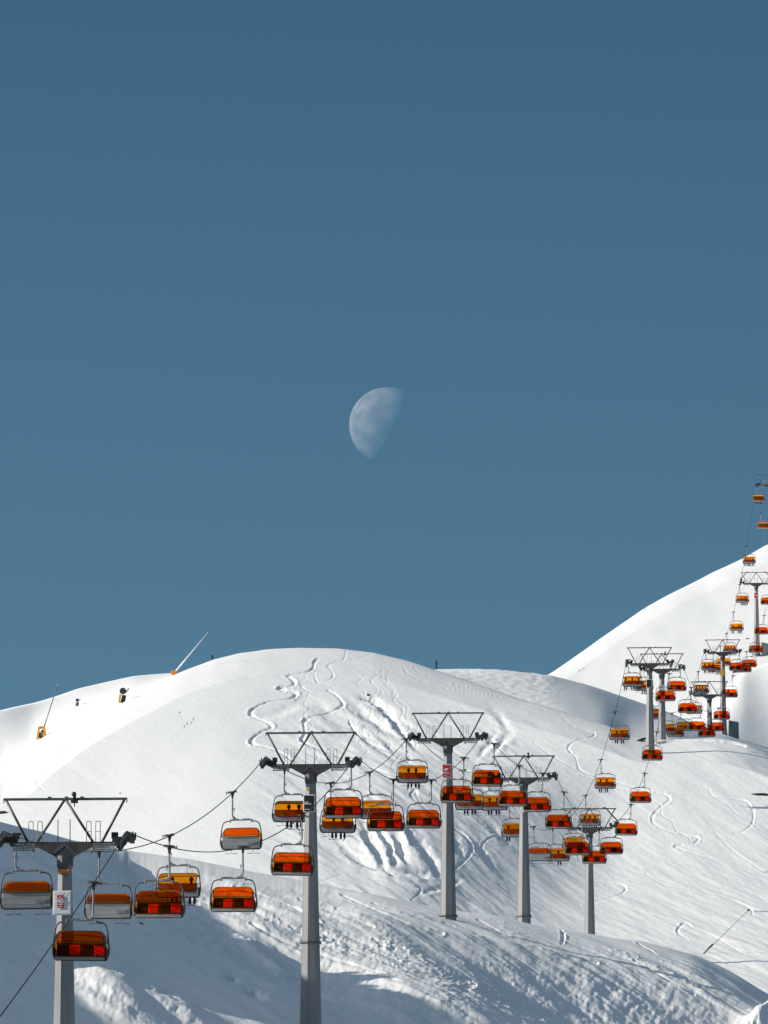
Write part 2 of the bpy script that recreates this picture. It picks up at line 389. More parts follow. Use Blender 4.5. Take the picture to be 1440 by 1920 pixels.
# gully, pits and wind scoops seen under the cableway
def scoop(x, y, rx, ry, ang, dep, lip=0.40):
    global H
    dep = dep * (0.42 if y > 1500 else 0.36)
    g = blob(x, y, rx, ry, ang); H = H - dep * g
    ox, oy = math.cos(ang + PI / 2), math.sin(ang + PI / 2)
    H = H + dep * lip * blob(x + ox * ry * 1.5, y + oy * ry * 1.5, rx * 0.9, ry * 0.8, ang)
for s_ in [(722, 1572, 26, 6, 1.0, 2.0), (752, 1590, 24, 8, 1.2, 2.3), (700, 1590, 40, 7, 0.95, 1.6), (738, 1606, 14, 7, 1.3, 1.8), (800, 1600, 42, 9, 1.05, 1.9),
           (772, 1570, 30, 6, 1.1, 1.3), (720, 1628, 44, 6, 0.35, 1.4), (785, 1636, 30, 6, 0.2, 1.5), (690, 1560, 40, 8, 1.15, 1.2), (860, 1588, 26, 7, 1.1, 1.1),
           (660, 1600, 46, 8, 0.7, 0.9), (905, 1600, 30, 7, 0.9, 0.8), (930, 1560, 34, 7, 0.8, 0.8), (830, 1662, 28, 5, -0.3, 1.0)]:
    scoop(*s_)
# rock-edge pits on the dome with their lips
for s_ in [(705, 1317, 22, 5, 0.42, 2.6), (728, 1338, 40, 9, 0.55, 1.5), (745, 1362, 44, 5, 0.85, 2.0), (700, 1350, 34, 8, 0.7, 1.4), (676, 1340, 26, 7, 0.8, 1.0),
           (690, 1385, 40, 7, 0.65, 1.1), (735, 1400, 44, 8, 0.7, 1.1), (940, 1350, 26, 7, 0.9, 0.9), (915, 1395, 20, 6, -0.9, 1.3), (940, 1392, 20, 6, -0.8, 1.2),
           (610, 1335, 50, 12, 0.5, 0.9), (530, 1330, 40, 10, -0.35, 0.8)]:
    scoop(*s_)
# foreground: streaks running down to the right, avalanche crumbs along the shadow's edge
cb, sb = math.cos(0.50), math.sin(0.50)
uf, vf = A * cb - B_ * sb, A * sb + B_ * cb
fc = 0.2 + 0.8 * ramp(py - at(yF, px), 5, 42)          # the rim is blown smooth
fr = mF * fc * np.clip(ramp(px, 330, 620) * 0.85 + 0.15, 0, 1)
H += fr * (0.30 * fbm(uf / 10.0, vf / 1.3, 21, 4) + 0.09 * fbm(uf / 4.5, vf / 0.5, 22, 3))
H += mF * 0.8 * fbm(uf / 26, vf / 7, 23, 2) * ramp(px, 250, 500)
crumb_line = np.interp(px, [100, 250, 400, 560, 640, 740, 830, 900, 1000, 1120, 1440], [1566, 1612, 1660, 1725, 1755, 1790, 1840, 1850, 1870, 1905, 1990])
cw = np.interp(px, [100, 250, 400, 560, 700, 860, 1000, 1150], [20, 22, 14, 14, 34, 52, 46, 30])
crm = mF * (fc - 0.2) * 1.25 * np.exp(-((py - crumb_line) / cw) ** 2) * ramp(px, 60, 140)
n1 = fbm(A / 1.15, B_ / 0.75, 31, 4, 0.65); patch = np.clip(0.5 + 1.6 * fbm(uf / 7, vf / 3, 30, 3), 0, 1); big = np.clip(fbm(A / 3.2, B_ / 1.8, 34, 2) - 0.12, 0, 1)
H += crm * patch * (0.36 * np.maximum(0, n1 + 0.05) + 0.26 * np.maximum(0, perlin(A / 0.5, B_ / 0.34, 33)) + 0.7 * big)
crm2 = mF * np.clip(blob(935, 1705 + 25, 70, 9, 0.35) + blob(1190, 1800, 90, 14, 0.28) + blob(1290, 1850, 60, 30, 0.5) * .7 + blob(620, 1690, 80, 10, 0.45), 0, 1)
H += crm2 * patch * 0.36 * np.maximum(0, n1 + 0.05)
# broad hollow low right and the fold in the shaded slope
H += -3.6 * mF * blob(1230, 1925, 300, 58, 0.28) + 1.7 * mF * blob(850, 1885, 170, 46, 0.33)
fx_, fy_ = px - 240, py - 1695; fold = (fx_ * 0.49 - fy_ * 0.87)          # right of the line (240,1695)-(640,1920)
H -= mF * np.clip(fold, 0, 90) * 0.032 * ramp(px, 160, 270) * (1 - ramp(px, 560, 780)) * np.clip((1 - np.clip(fold - 90, 0, 160) / 160), 0, 1)
H += mF * fc * (1 - ramp(px, 560, 760)) * (0.42 * fbm(uf / 14, vf / 3.2, 37, 3) + 0.10 * fbm(uf / 3.5, vf / 0.9, 38, 2)) + mF * 1.0 * blob(200, 1840, 80, 34, 0.6)
# smooth wind ribs low right, and soft mounds at the very bottom left
H += mF * ramp(px, 980, 1150) * ramp(py, 1770, 1830) * 0.32 * fbm(uf / 11, vf / 2.2, 35, 3)
H += mF * (1.0 * blob(235, 1880, 80, 30, 0.5) + 0.9 * blob(330, 1895, 60, 14, 0.4) + 0.8 * blob(520, 1790, 30, 10, 0.6) + 0.9 * blob(470, 1745, 40, 14, 0.7) - 1.4 * blob(478, 1868, 18, 7, 0.5) - 0.8 * blob(437, 1838, 10, 4, 0.3))
H += mF * 3.0 * blob(1440, 1915, 60, 16, -0.25)
H += (L == 0) * (1 - ramp(px, 330, 620)) * 0.22 * fbm(A / 14, B_ / 8, 36, 3)

# --- ski tracks: grooves with thrown-up edges ---------------------------------
def track(pts, layer_id, w=0.30, dep=0.42, rim=0.22, kd=0.42, dfun=None):
    """pts lie on the slope; the groove is cut in slope space (x, kd*distance)"""
    global H
    P = smooth_path([(p[0], p[1], 0) for p in pts], 6)
    P = np.array([(p.x, p.y) for p in P])
    dd = dfun(P[:, 0], P[:, 1]); xx, zz = xz(P[:, 0], P[:, 1], dd)
    q = np.stack([xx, BC(zz, dd)], 1)
    x0, x1 = P[:, 0].min() - 30, P[:, 0].max() + 30; y0, y1 = P[:, 1].min() - 20, P[:, 1].max() + 20
    idx = np.nonzero((L == layer_id) & (px > x0) & (px < x1) & (py > y0) & (py < y1))
    if len(idx[0]) == 0: return
    a = A[idx]; b_ = B_[idx]; best = np.full(a.shape, 1e9); rw = np.ones(a.shape); rr = np.zeros(a.shape)
    dv = np.diff(q, axis=0); hd = np.unwrap(np.arctan2(dv[:, 1], dv[:, 0])); ln = np.hypot(dv[:, 0], dv[:, 1]) + 1e-6
    kv = np.gradient(hd) / ln if len(hd) > 1 else np.zeros(1); kv = np.convolve(kv, np.ones(5) / 5, 'same')
    for i in range(len(q) - 1):
        p0, p1 = q[i], q[i + 1]; e = p1 - p0; l2 = max(1e-9, e @ e)
        t = np.clip(((a - p0[0]) * e[0] + (b_ - p0[1]) * e[1]) / l2, 0, 1)
        kn = min(1.0, abs(kv[i]) * 2.2); wi = w * (0.75 + 0.7 * kn)
        r = np.hypot(a - p0[0] - t * e[0], b_ - p0[1] - t * e[1]) / wi
        sd = np.sign((a - p0[0]) * e[1] - (b_ - p0[1]) * e[0]) * (1 if kv[i] > 0 else -1)     # +1 outside of the turn
        m_ = r < best; best[m_] = r[m_]; rw[m_] = wi / w; rr[m_] = (0.55 + 1.3 * kn * np.maximum(0, sd))[m_]
    jag = 0.6 + 0.9 * perlin(a / 0.9, b_ / 0.9, 51) + 0.5 * perlin(a / 4, b_ / 4, 52); best = best + 0.22 * perlin(a / 1.2, b_ / 1.2, 53)
    H[idx] += -dep * np.sqrt(rw) * np.exp(-best ** 2) + rim * rr * jag * np.exp(-((best - 1.75) / 0.75) ** 2)
TM = [
 [(649, 1219), (645, 1236), (629, 1241), (614, 1249), (618, 1252), (625, 1265), (620, 1274), (604, 1278), (570, 1283), (566, 1287), (580, 1297), (602, 1301)],
 [(598, 1236), (590, 1240), (587, 1252), (575, 1259), (545, 1265), (541, 1268), (552, 1278), (548, 1285), (522, 1291), (550, 1297), (555, 1301), (545, 1309), (505, 1315), (480, 1325), (469, 1337), (480, 1345), (500, 1355), (509, 1364), (490, 1372), (473, 1386), (474, 1396), (500, 1402), (530, 1415), (548, 1428)],
 [(614, 1294), (630, 1303), (642, 1318), (640, 1326), (610, 1338), (580, 1347), (570, 1355), (572, 1375), (567, 1390), (590, 1401), (640, 1420), (700, 1441), (760, 1462)],
 [(575, 1301), (590, 1310), (620, 1318), (650, 1336), (668, 1348)],
 [(655, 1352), (660, 1362), (680, 1385), (720, 1405), (760, 1425), (800, 1442)],
 [(700, 1225), (690, 1228), (672, 1236), (655, 1237)],
 [(590, 1262), (592, 1275), (600, 1281), (625, 1290)],
 [(757, 1251), (765, 1262), (790, 1275), (830, 1288), (880, 1296), (930, 1304), (960, 1312), (1000, 1325), (1050, 1340)],
 [(775, 1249), (790, 1262), (840, 1280), (895, 1290)],
 [(1050, 1340), (1062, 1352), (1078, 1363), (1100, 1370), (1115, 1375), (1108, 1383), (1082, 1387), (1065, 1402), (1080, 1420), (1090, 1445), (1140, 1461), (1200, 1480), (1240, 1489), (1256, 1500), (1236, 1515), (1222, 1535), (1235, 1550), (1270, 1564), (1308, 1570), (1300, 1583), (1265, 1588), (1310, 1604), (1342, 1611)],
 [(1040, 1445), (1100, 1456), (1160, 1478), (1220, 1486)],
 [(1230, 1485), (1300, 1490), (1385, 1498), (1406, 1508), (1413, 1528), (1408, 1548), (1392, 1560), (1374, 1563)],
 [(852, 1553), (870, 1565), (884, 1588), (880, 1605), (865, 1620), (852, 1632)],
 [(960, 1566), (940, 1570), (920, 1572), (906, 1582), (905, 1592), (920, 1605), (950, 1617), (1000, 1628), (1060, 1640), (1120, 1652), (1165, 1660), (1173, 1668), (1160, 1680), (1120, 1691), (1095, 1700)],
 [(1210, 1640), (1230, 1652), (1260, 1664), (1330, 1676), (1400, 1700), (1412, 1716)],
 [(780, 1500), (770, 1490), (778, 1480), (785, 1500), (800, 1516), (830, 1535)],
 [(600, 1655), (650, 1640), (720, 1650), (770, 1662), (790, 1668), (770, 1690)],
 [(122, 1390), (124, 1402), (110, 1420), (82, 1450), (70, 1465), (80, 1481)],
 [(980, 1600), (1010, 1590), (1050, 1610)],
 [(1160, 1700), (1240, 1720), (1320, 1745), (1400, 1790)],
 [(1290, 1760), (1270, 1745), (1285, 1730), (1300, 1740)],
 [(1340, 1560), (1380, 1600), (1440, 1640)],
 [(620, 1480), (700, 1510), (760, 1530)], [(1000, 1390), (1040, 1420), (1075, 1440)],
]
for i, t_ in enumerate(TM):
    big = i in (1, 2, 4, 12)
    track(t_, 2, 0.27 if big else 0.16, 0.29 if big else 0.13, 0.12 if big else 0.06, dfun=D_M)
rt = random.Random(5)
for k in range(11):                       # faint older tracks wriggling down the fall line
    if k < 7: x_, y_ = rt.uniform(560, 720), rt.uniform(1225, 1260); n_ = rt.randint(9, 15); dx_ = rt.uniform(-4, 12); dy_ = 15
    else: x_, y_ = rt.uniform(900, 1300), rt.uniform(1420, 1560); n_ = rt.randint(7, 12); dx_ = rt.uniform(6, 22); dy_ = 15
    amp = rt.uniform(3, 10); pts_ = []
    for j in range(n_): pts_.append((x_ + dx_ * j + (amp if j % 2 else -amp) * (0.25 + 1.1 * rt.random()), y_ + dy_ * (j + 0.5 * rt.random())))
    if all(p_[1] > np.interp(p_[0], GX, yM) + 4 and p_[1] < np.interp(p_[0], GX, yF) - 4 for p_ in pts_): track(pts_, 2, 0.10, 0.08, 0.03, dfun=D_M)
# tracks on the foreground
for t_ in [[(700, 1690), (760, 1712), (830, 1730), (900, 1752)], [(895, 1722), (960, 1752), (1040, 1780), (1120, 1800)], [(700, 1755), (780, 1790), (860, 1820), (980, 1850)],
           [(1196, 1768), (1215, 1780), (1228, 1790)], [(470, 1700), (560, 1745), (650, 1790), (720, 1830)], [(640, 1668), (700, 1700), (770, 1730), (830, 1748)],
           [(1052, 1740), (1056, 1752), (1053, 1765)], [(440, 1640), (520, 1672), (600, 1712)], [(1190, 1800), (1240, 1830), (1300, 1862)], [(560, 1670), (640, 1705), (700, 1735)]]:
    track(t_, 0, 0.24, 0.26, 0.2, dfun=D_F)
# groove just under the knoll's rim, carved as the mast's shadow line
track([(1238, 1393), (1262, 1388.5), (1300, 1387), (1340, 1388), (1372, 1391.5), (1395, 1398)], 2, 0.45, 1.1, 0.1, dfun=D_M)

Zw = Zw + H
# --- the steep mountainside left of the frame whose shadow falls on the foreground
XC = -98.0
SHADE = [(20, 1545), (60, 1566), (140, 1603), (190, 1636), (245, 1688), (300, 1705), (360, 1722), (430, 1755), (500, 1785), (560, 1800), (610, 1797), (660, 1805), (720, 1838), (765, 1880), (790, 1915)]
_p = np.array(SHADE, float); _d = D_F(_p[:, 0], _p[:, 1]); _x, _z = xz(_p[:, 0], _p[:, 1], _d)
_h = _z + (_x - XC) * sun_dir[2] / -sun_dir[0]; _dd = _d + (_x - XC) * sun_dir[1] / -sun_dir[0]
_k = _dd > 802; _dd, _h = _dd[_k], _h[_k]; _o = np.argsort(_dd); _dd, _h = _dd[_o], _h[_o]
print('crest', np.round(_dd), np.round(_h))
_hd = np.concatenate([[560, 640, 700, 732, 751, 770, 778, 796], _dd, [_dd[-1] + 60, _dd[-1] + 220, 1400]])
_hh = np.concatenate([[45, 54, 65, 67.4, 69.4, 72, 84, 86], _h, [_h[-1], _h[-1] - 15, _h[-1] - 20]])
hc = np.interp(Dp, _hd, _hh)
xl = -0.0530 * Dp - 4.0             # left edge of the view at this distance
t = np.clip((xl - Xw) / (xl - XC), 0, None)
e = np.where(t < 1, 3 * np.clip(t, 0, 1) ** 2 - 2 * np.clip(t, 0, 1) ** 3, np.exp(-((t - 1) / 2.2) ** 2))
front = (L <= 1) & (Xw < xl)
Zw = np.where(front, Zw + np.maximum(0, hc - Zw + 0.35 * perlin(Dp / 12, Xw / 14, 77)) * e * (1 - ramp(Dp, 1150, 1300)), Zw)
# --- ground from the camera up to the slope
nr = 22
nX, nD, nZ = [], [], []
for i in range(nr):
    t = (i / nr) ** 1.2; d = 1.0 + (Dp[0] - 1.0) * t
    x_ = Xw[0]; nX.append(x_); nD.append(d); zb = z00 + H[0]; zz_ = -2.2 + (zb + 2.2) * t ** 1.25
    rg = np.interp(d, [0, 60, 400, 520, 575], [60, 118, 100, 64, hc[0].mean()]); xc_ = XC - 62 * (1 - np.minimum(1.0, d / 575)); e_ = np.exp(-((x_ - xc_) / 32.0) ** 2); zz_ = zz_ + np.maximum(0, rg - zz_) * np.where(x_ < -0.053 * d - 8, e_, 0) * np.clip((-0.053 * d - 8 - x_) / 30, 0, 1); nZ.append(zz_)  # unseen ridge added at left to keep the near ground in shade
XX = np.vstack([np.array(nX), Xw]); DD = np.vstack([np.array(nD), Dp]); ZZ = np.vstack([np.array(nZ), Zw])
NR = XX.shape[0]

def grid_mesh(name, X, Yd, Z, m):
    nr_, nc_ = X.shape
    me = bpy.data.meshes.new(name); nv = nr_ * nc_; nf = (nr_ - 1) * (nc_ - 1)
    co = np.stack([X, Yd, Z], -1).reshape(-1, 3).astype(np.float32) * S
    me.vertices.add(nv); me.vertices.foreach_set('co', co.ravel())
    i = np.arange(nr_ - 1)[:, None] * nc_ + np.arange(nc_ - 1)[None, :]
    q = np.stack([i, i + 1, i + nc_ + 1, i + nc_], -1).reshape(-1, 4).astype(np.int32)
    me.loops.add(nf * 4); me.loops.foreach_set('vertex_index', q.ravel())
    me.polygons.add(nf); me.polygons.foreach_set('loop_start', np.arange(nf, dtype=np.int32) * 4)
    me.polygons.foreach_set('loop_total', np.full(nf, 4, np.int32)) if False else None
    me.polygons.foreach_set('use_smooth', np.ones(nf, bool))
    me.materials.append(m); me.update(calc_edges=True); me.validate()
    o = bpy.data.objects.new(name, me); C.objects.link(o); return o
terrain = grid_mesh('snow_terrain', XX, DD, ZZ, M['snow'])
tag(terrain, kind='structure')

def ground(px_, d):
    """height of the snow (authoring units) at picture column px_, distance d"""
    j = int(np.argmin(np.abs(xs - px_))); return float(np.interp(d, DD[:, j], ZZ[:, j]))
# ------------------------------------------------------------------ the chairlift
SL = 0.082; YAW = -math.atan(SL)               # the line heads away and slightly right
LX = lambda d: -77.8 + SL * d                  # uphill rope, x at distance d
RX = lambda d: -68.0 + SL * d                  # downhill rope
# towers: picture column of the mast, crossarm top row, base row
TW = [(122, 1579, 2010), (583, 1433, 1955), (840, 1384, 1713), (982, 1458, 1730), (1105, 1551, 1752), (1218, 1243.5, 1386), (1241, 1254, 1374),
      (1330, 1302, 1372), (1355, 1222.5, 1376), (1418, 1093, 1248), (1446, 909, 1030)]
towers = []
for (mx, ya, yb_) in TW:
    dep = 72.9 / (SL - (mx - 720) / F); dep -= 0
    for _ in range(3):
        x, z = xz(mx, ya, dep); dep = (x + 72.9) / SL
    x, z = xz(mx, ya, dep)
    towers.append(dict(px=mx, d=dep, x=x, za=z, base=ground(mx, dep)))
ROPE_UP = 0.87
def rope_z_at(t): return t['za'] + ROPE_UP
SAG = [5.1, 4.8, 2.1, 4.5, 7.0, 0.4, 8.3, 0.9, 8.3, 0.6]
# stations beyond both ends of what is seen
RP = [(330, towers[0]['za'] - 50.0)] + [(t['d'], rope_z_at(t)) for t in towers] + [(2680, rope_z_at(towers[-1]) - 14.0)]
SAGS = [4.0] + SAG + [1.0]
def rope_z(d):
    for i in range(len(RP) - 1):
        if d <= RP[i + 1][0] or i == len(RP) - 2:
            t = (d - RP[i][0]) / (RP[i + 1][0] - RP[i][0])
            return RP[i][1] + (RP[i + 1][1] - RP[i][1]) * t - SAGS[i] * 4 * t * (1 - t)
def slope(d): return (rope_z(d + 1) - rope_z(d - 1)) / 2

def rope(name, fx, label):
    mb = MB(); pts = []
    for i in range(len(RP) - 1):
        n = 22
        for k in range(n + (i == len(RP) - 2)):
            d = RP[i][0] + (RP[i + 1][0] - RP[i][0]) * k / n; pts.append((fx(d), d, rope_z(d)))
    mb.tube(pts, 0.05, 6); o = mb.build(name, M['rope']); tag(o, label, 'cable', 'haul ropes of the chairlift'); return o
rope('haul_rope', LX, 'thin dark haul rope left of the masts carrying the uphill chairs')
rope('haul_rope', RX, 'thin dark haul rope right of the masts carrying the downhill chairs')

def octa(r, z, cx=0, cy=0, rot=0.0, n=8):
    return [(cx + r * math.cos(rot + 2 * PI * k / n), cy + r * math.sin(rot + 2 * PI * k / n), z) for k in range(n)]
wheel_mesh = None
def make_tower(i, label, sign=None, flange=None, lamp=False, braces=False, block=False):
    global wheel_mesh
    t = towers[i]; H = t['za'] - t['base']
    root = empty('lift_tower', (t['x'] * S, t['d'] * S, t['base'] * S), YAW)
    tag(root, label, 'lift tower', 'chairlift towers up the slope')
    facet = math.radians(-90 + 5 - 22.5) - YAW     # octagon turned so that one face looks just right of the viewer
    r0, r1 = 0.62 + 0.022 * H, 0.58
    mast = MB(); mast.loft([octa(r0 * 1.06, -4, rot=facet), octa(r0, 0, rot=facet), octa(r1, H - 1.9, rot=facet)])
    m_ = mast.build('mast', M['galv'], root)
    fl = MB(); zs = [0.35] if flange is None else [flange]
    for zf in zs:
        rr = r0 + (r1 - r0) * zf / (H - 1.9)
        fl.loft([octa(rr + 0.16, zf - 0.07, rot=facet), octa(rr + 0.16, zf + 0.07, rot=facet)])
        for k in range(16):
            a = 2 * PI * k / 16; fl.tube([((rr + .09) * math.cos(a), (rr + .09) * math.sin(a), zf - .16), ((rr + .09) * math.cos(a), (rr + .09) * math.sin(a), zf + .2)], 0.035, 6)
    fl.build('flange', M['steel'], m_)
    neck = MB(); neck.loft([octa(r1, H - 2.2, rot=facet), octa(r1 + .12, H - 1.9, rot=facet), octa(r1 + .12, H - 1.1, rot=facet)]); neck.build('mast_head', M['steel'], m_)
    # ladder up the right side of the mast
    ld = MB(); x0, x1 = r0 + .12, r1 + .18
    for s_ in (-.2, .2): ld.tube([(s_, x0, 2.0), (s_, x1, H - 2.3)], 0.03, 5)
    n = int(H / .9)
    for k in range(n):
        f = k / n; z = 2.0 + (H - 4.4) * f; x = x0 + (x1 - x0) * f; ld.tube([(-.2, x, z), (.2, x, z)], 0.022, 4)
    for f in (.25, .55, .85): ld.box((0, x0 + (x1 - x0) * f - .12, 2 + (H - 4.4) * f), (.1, .3, .08))
    ld.build('ladder', M['steel'], root)
    # crossarm: deep gusseted box tapering into the mast, thin ends
    ca_ = MB()
    ca_.extr([(-4.35, H - .34), (-4.35, H), (4.35, H), (4.35, H - .34), (2.15, H - .42), (.82, H - 1.12), (.62, H - 1.3), (-.62, H - 1.3), (-.82, H - 1.12), (-2.15, H - .42)], -.38, .38)
    cm = ca_.build('crossarm', M['arm'], root)
    gs = MB(); 
    for y in (-.42, .38): gs.extr([(-1.1, H - .98), (-.1, H - .12), (.1, H - .12), (1.1, H - .98), (.9, H - 1.06), (0, H - .34), (-.9, H - 1.06)], y, y + .04)
    gs.build('gusset', M['steel'], cm)
    for s_ in (-1, 1):
        pf = MB()
        for k in range(4): pf.box((s_ * 3.2, -.75, H - .2 - .16 * k), (1.75, .09, .085))
        for k in range(5): pf.box((s_ * (2.45 + .38 * k), -.75, H - .42), (.05, .07, .62))
        pf.box((s_ * 3.2, -1.0, H - .74), (1.75, .6, .05)); pf.box((s_ * 2.38, -.9, H - .7), (.16, .3, .3))
        pf.build('platform', M['tube'], root)
    # maintenance frame: top beam on a W of struts
    tb = MB(); tb.box((0, 0, H + 3.42), (9.9, .2, .2))
    for s_ in (-1, 1): tb.box((s_ * 4.92, 0, H + 3.25), (.07, .12, .3))
    for k in (-1.25, 0.1, 1.35): tb.box((k, 0, H + 3.58), (.3, .1, .09))
    tb.build('top_beam', M['steel'], root)
    for s_ in (-1, 1):
        for (xa, xb) in ((4.72, 2.95), (.07, 2.25)):
            st = MB(); st.tube([(s_ * xa, 0, H + 3.34), (s_ * xb, 0, H - .02)], 0.105, 8); st.build('strut', M['steel'], root)
    if braces:
        for s_ in (-1, 1):
            b = MB(); b.tube(smooth_path([(s_ * 2.5, -.3, H + 3.55), (s_ * 3.1, -.3, H + 3.45), (s_ * 4.2, -.3, H + 2.2), (s_ * 5.2, -.3, H + 1.2)], 4), 0.13, 8); b.build('outrigger', M['steel'], root)
    for s_ in (-1, 1):
        for x_ in (2.68, 1.95):
            hr = MB(); a, b = x_ - .18, x_ + .18
            hr.tube(smooth_path([(s_ * a, -.45, H), (s_ * a, -.45, H + 1.45), (s_ * (a + .08), -.45, H + 1.6), (s_ * (b - .08), -.45, H + 1.6), (s_ * b, -.45, H + 1.45), (s_ * b, -.45, H)], 4), 0.035, 6)
            hr.tube([(s_ * a, -.45, H + .8), (s_ * b, -.45, H + .8)], 0.025, 5); hr.build('handrail', M['tube'], root)
    for x_ in (-.55, .42):
        po = MB(); po.tube([(x_, -.2, H), (x_, -.2, H + 1.8)], 0.04, 6); po.build('lifting_post', M['steel'], root)
    # sheave trains follow the rope through its change of slope
    for s_ in (-1, 1):
        xr = s_ * 4.9; d0 = t['d']; zl = lambda y: rope_z(d0 + y) - t['base']
        a_in = slope(d0 - 6); a_out = slope(d0 + 6)
        curve = lambda y: (H + ROPE_UP) + (a_in * y if y < 0 else a_out * y) - 0.10 * max(0, 2.4 - abs(y)) * (a_in - a_out) - .43
        tr = MB()
        for dx in (-.2, .2):
            ys = [-4.5 + .6 * k for k in range(16)]
            for k in range(15):
                y0, y1 = ys[k], ys[k + 1]; ang = math.atan2(curve(y1) - curve(y0), y1 - y0)
                tr.box((xr + dx, (y0 + y1) / 2, (curve(y0) + curve(y1)) / 2 - .02), (.07, .62, .16), rx=ang)
        for y in (-2.6, -.9, .9, 2.6): tr.box((xr, y, curve(y) - .18), (.42, .8, .14), rx=math.atan(slope(d0 + y)))
        tr.box((xr - s_ * .55, 0, H + .18), (1.1, .7, .42)); tr.box((xr - s_ * .95, .2, H + .52), (.5, .5, .5)); tr.box((xr, 0, H + .22), (.36, 2.6, .2), rx=math.atan((a_in + a_out) / 2))
        # rope catchers outside the wheels
        for y in (-3.3, -1.5, 1.5, 3.3): tr.box((xr + s_ * .34, y, curve(y) + .22), (.1, .25, .5))
        to = tr.build('sheave_train', M['sheave'], root)
        for k in range(10):
            y = -4.3 + .955 * k
            if wheel_mesh is None:
                w = MB(); ring = lambda x, r: [(x, r * math.cos(2 * PI * j / 16), r * math.sin(2 * PI * j / 16)) for j in range(16)]
                w.loft([ring(-.14, .16), ring(-.13, .42), ring(-.05, .38), ring(.05, .38), ring(.13, .42), ring(.14, .16)], True, False)
                wo_ = w.build('wheel', M['sheave']); wheel_mesh = wo_.data
            else:
                wo_ = bpy.data.objects.new('wheel', wheel_mesh); C.objects.link(wo_)
            wo_.parent = to; wo_.location = (xr * S, y * S, (curve(y) + .02) * S)
    if lamp:
        f = MB(); f.tube([(.75, -.5, H + 3.78), (.75, -.1, H + 3.82)], [.2, .15], 12); f.box((.75, -.1, H + 3.55), (.22, .25, .32)); f.box((.75, -.12, H + 3.2), (.55, .25, .22)); f.box((.75, -.1, H + 2.95), (.08, .08, .3))
        f.build('floodlight', M['rim'], root)
    if block:
        cb_ = MB(); cb_.loft([[(1.5, -1.6, -5), (4.4, 1.2, -5), (4.4, 3.0, -5), (1.5, 3.0, -5)], [(1.6, -1.0, 4.3), (4.3, 1.2, 3.9), (4.3, 2.9, 3.9), (1.6, 2.9, 4.3)]])
        for k in range(4): cb_.box((1.75 + .72 * k, -.9 + .6 * k, 1.2), (.2, .25, 5.6), rz=.7)
        cb_.build('concrete_foundation', M['concrete'], root)
    if sign: sign(root, H, r0, r1)
    return root

def board(root, x, z, w, h, m, frame=None, yb=-1.25):
    """flat sign board in front of the mast; returns the board object, front plane"""
    b = MB()
    if frame is not None:
        b.box((x, yb + .05, z), (w + .18, .08, h + .18), bevel=.02); o = b.build('sign_frame', frame, root)
        b2 = MB(); b2.box((x, yb, z), (w, .06, h), bevel=.012); o2 = b2.build('sign', m, root); return o2
    b.box((x, yb, z), (w, .1, h), bevel=.015); return b.build('sign', m, root)

def text(s, size, x, y, z, m, parent, name='lettering', ry=0.0, bold=0.0):
    cu = bpy.data.curves.new(name, 'FONT'); cu.body = s; cu.size = size * S; cu.extrude = 0.012; cu.align_x = 'CENTER'; cu.align_y = 'CENTER'; cu.offset = bold
    to = bpy.data.objects.new(name, cu); C.objects.link(to)
    bpy.context.view_layer.update(); dg = bpy.context.evaluated_depsgraph_get()
    me = bpy.data.meshes.new_from_object(to.evaluated_get(dg)); bpy.data.objects.remove(to); bpy.data.curves.remove(cu)
    me.materials.clear(); me.materials.append(m)
    o = bpy.data.objects.new(name, me); C.objects.link(o); o.rotation_euler = (PI / 2, 0, 0); o.location = (x * S, y * S, z * S); o.parent = parent; return o

def bars(rows, y, m, parent, name='lettering'):
    for (x, z, w, h) in rows:
        b = MB(); b.box((x, y, z), (w, .02, h)); b.build(name, m, parent)

def sign40(root, H, r0, r1):
    z = H - 4.9; x = -.06; yb = -1.3
    o = board(root, x, z, 1.28, 1.75, M['white'], M['white'])
    lb = MB(); lb.box((x - .12, -1.345, z + .1), (.5, .03, 1.02), bevel=.008); l_ = lb.build('red_label', M['signred'], o)
    text('40', .5, x - .12, -1.37, z + .12, M['white'], l_, bold=.008)
    bars([(x - .12, z + .38, .34, .035), (x - .12, z - .12, .36, .07), (x - .12, z + .5, .12, .05), (x - .12, z - .29, .3, .03), (x - .12, z - .35, .3, .03)], -1.365, M['white'], l_)
    for k in range(2):
        kb = MB(); kb.box((x - .1 + .3 * k, -1.337, z + .76), (.02, .015, .24), ry=.5); kb.build('hairline', M['tube'], o)
    w = MB(); w.box((-.05, -.66, H - 2.35), (.9, .1, .3)); w.build('warning_plate', M['orangepad'], root)
def signdark(root, H, r0, r1):
    z = H - 4.35
    o = board(root, -.08, z, 1.1, 1.7, M['signdark'], M['white'])
    bars([(-.36, z + .12, .52, .07), (-.38, z - .06, .5, .1), (.06, z - .08, .18, .1), (-.3, z - .66, .55, .06), (-.5, z - .66, .12, .12)], -1.29, M['white'], o)
    w = MB(); w.box((-.25, -.66, H - 2.75), (.3, .08, .3), ry=.78); w.build('warning_plate', M['yellow'], root)
def signred(root, H, r0, r1):
    z = H - 4.6
    o = board(root, -.1, z, 1.1, 1.68, M['signred'], M['white'])
    b = MB(); b.extr([(-.5, z + .12), (-.4, z + .3), (.1, z + .36), (.16, z + .3), (-.02, z + .26), (.1, z + .2), (-.1, z + .1)], -1.3, -1.28); b.build('emblem', M['white'], o)
    bars([(-.22, z - .15, .82, .08), (-.2, z - .31, .86, .08), (-.32, z - .66, .56, .06)], -1.29, M['white'], o)
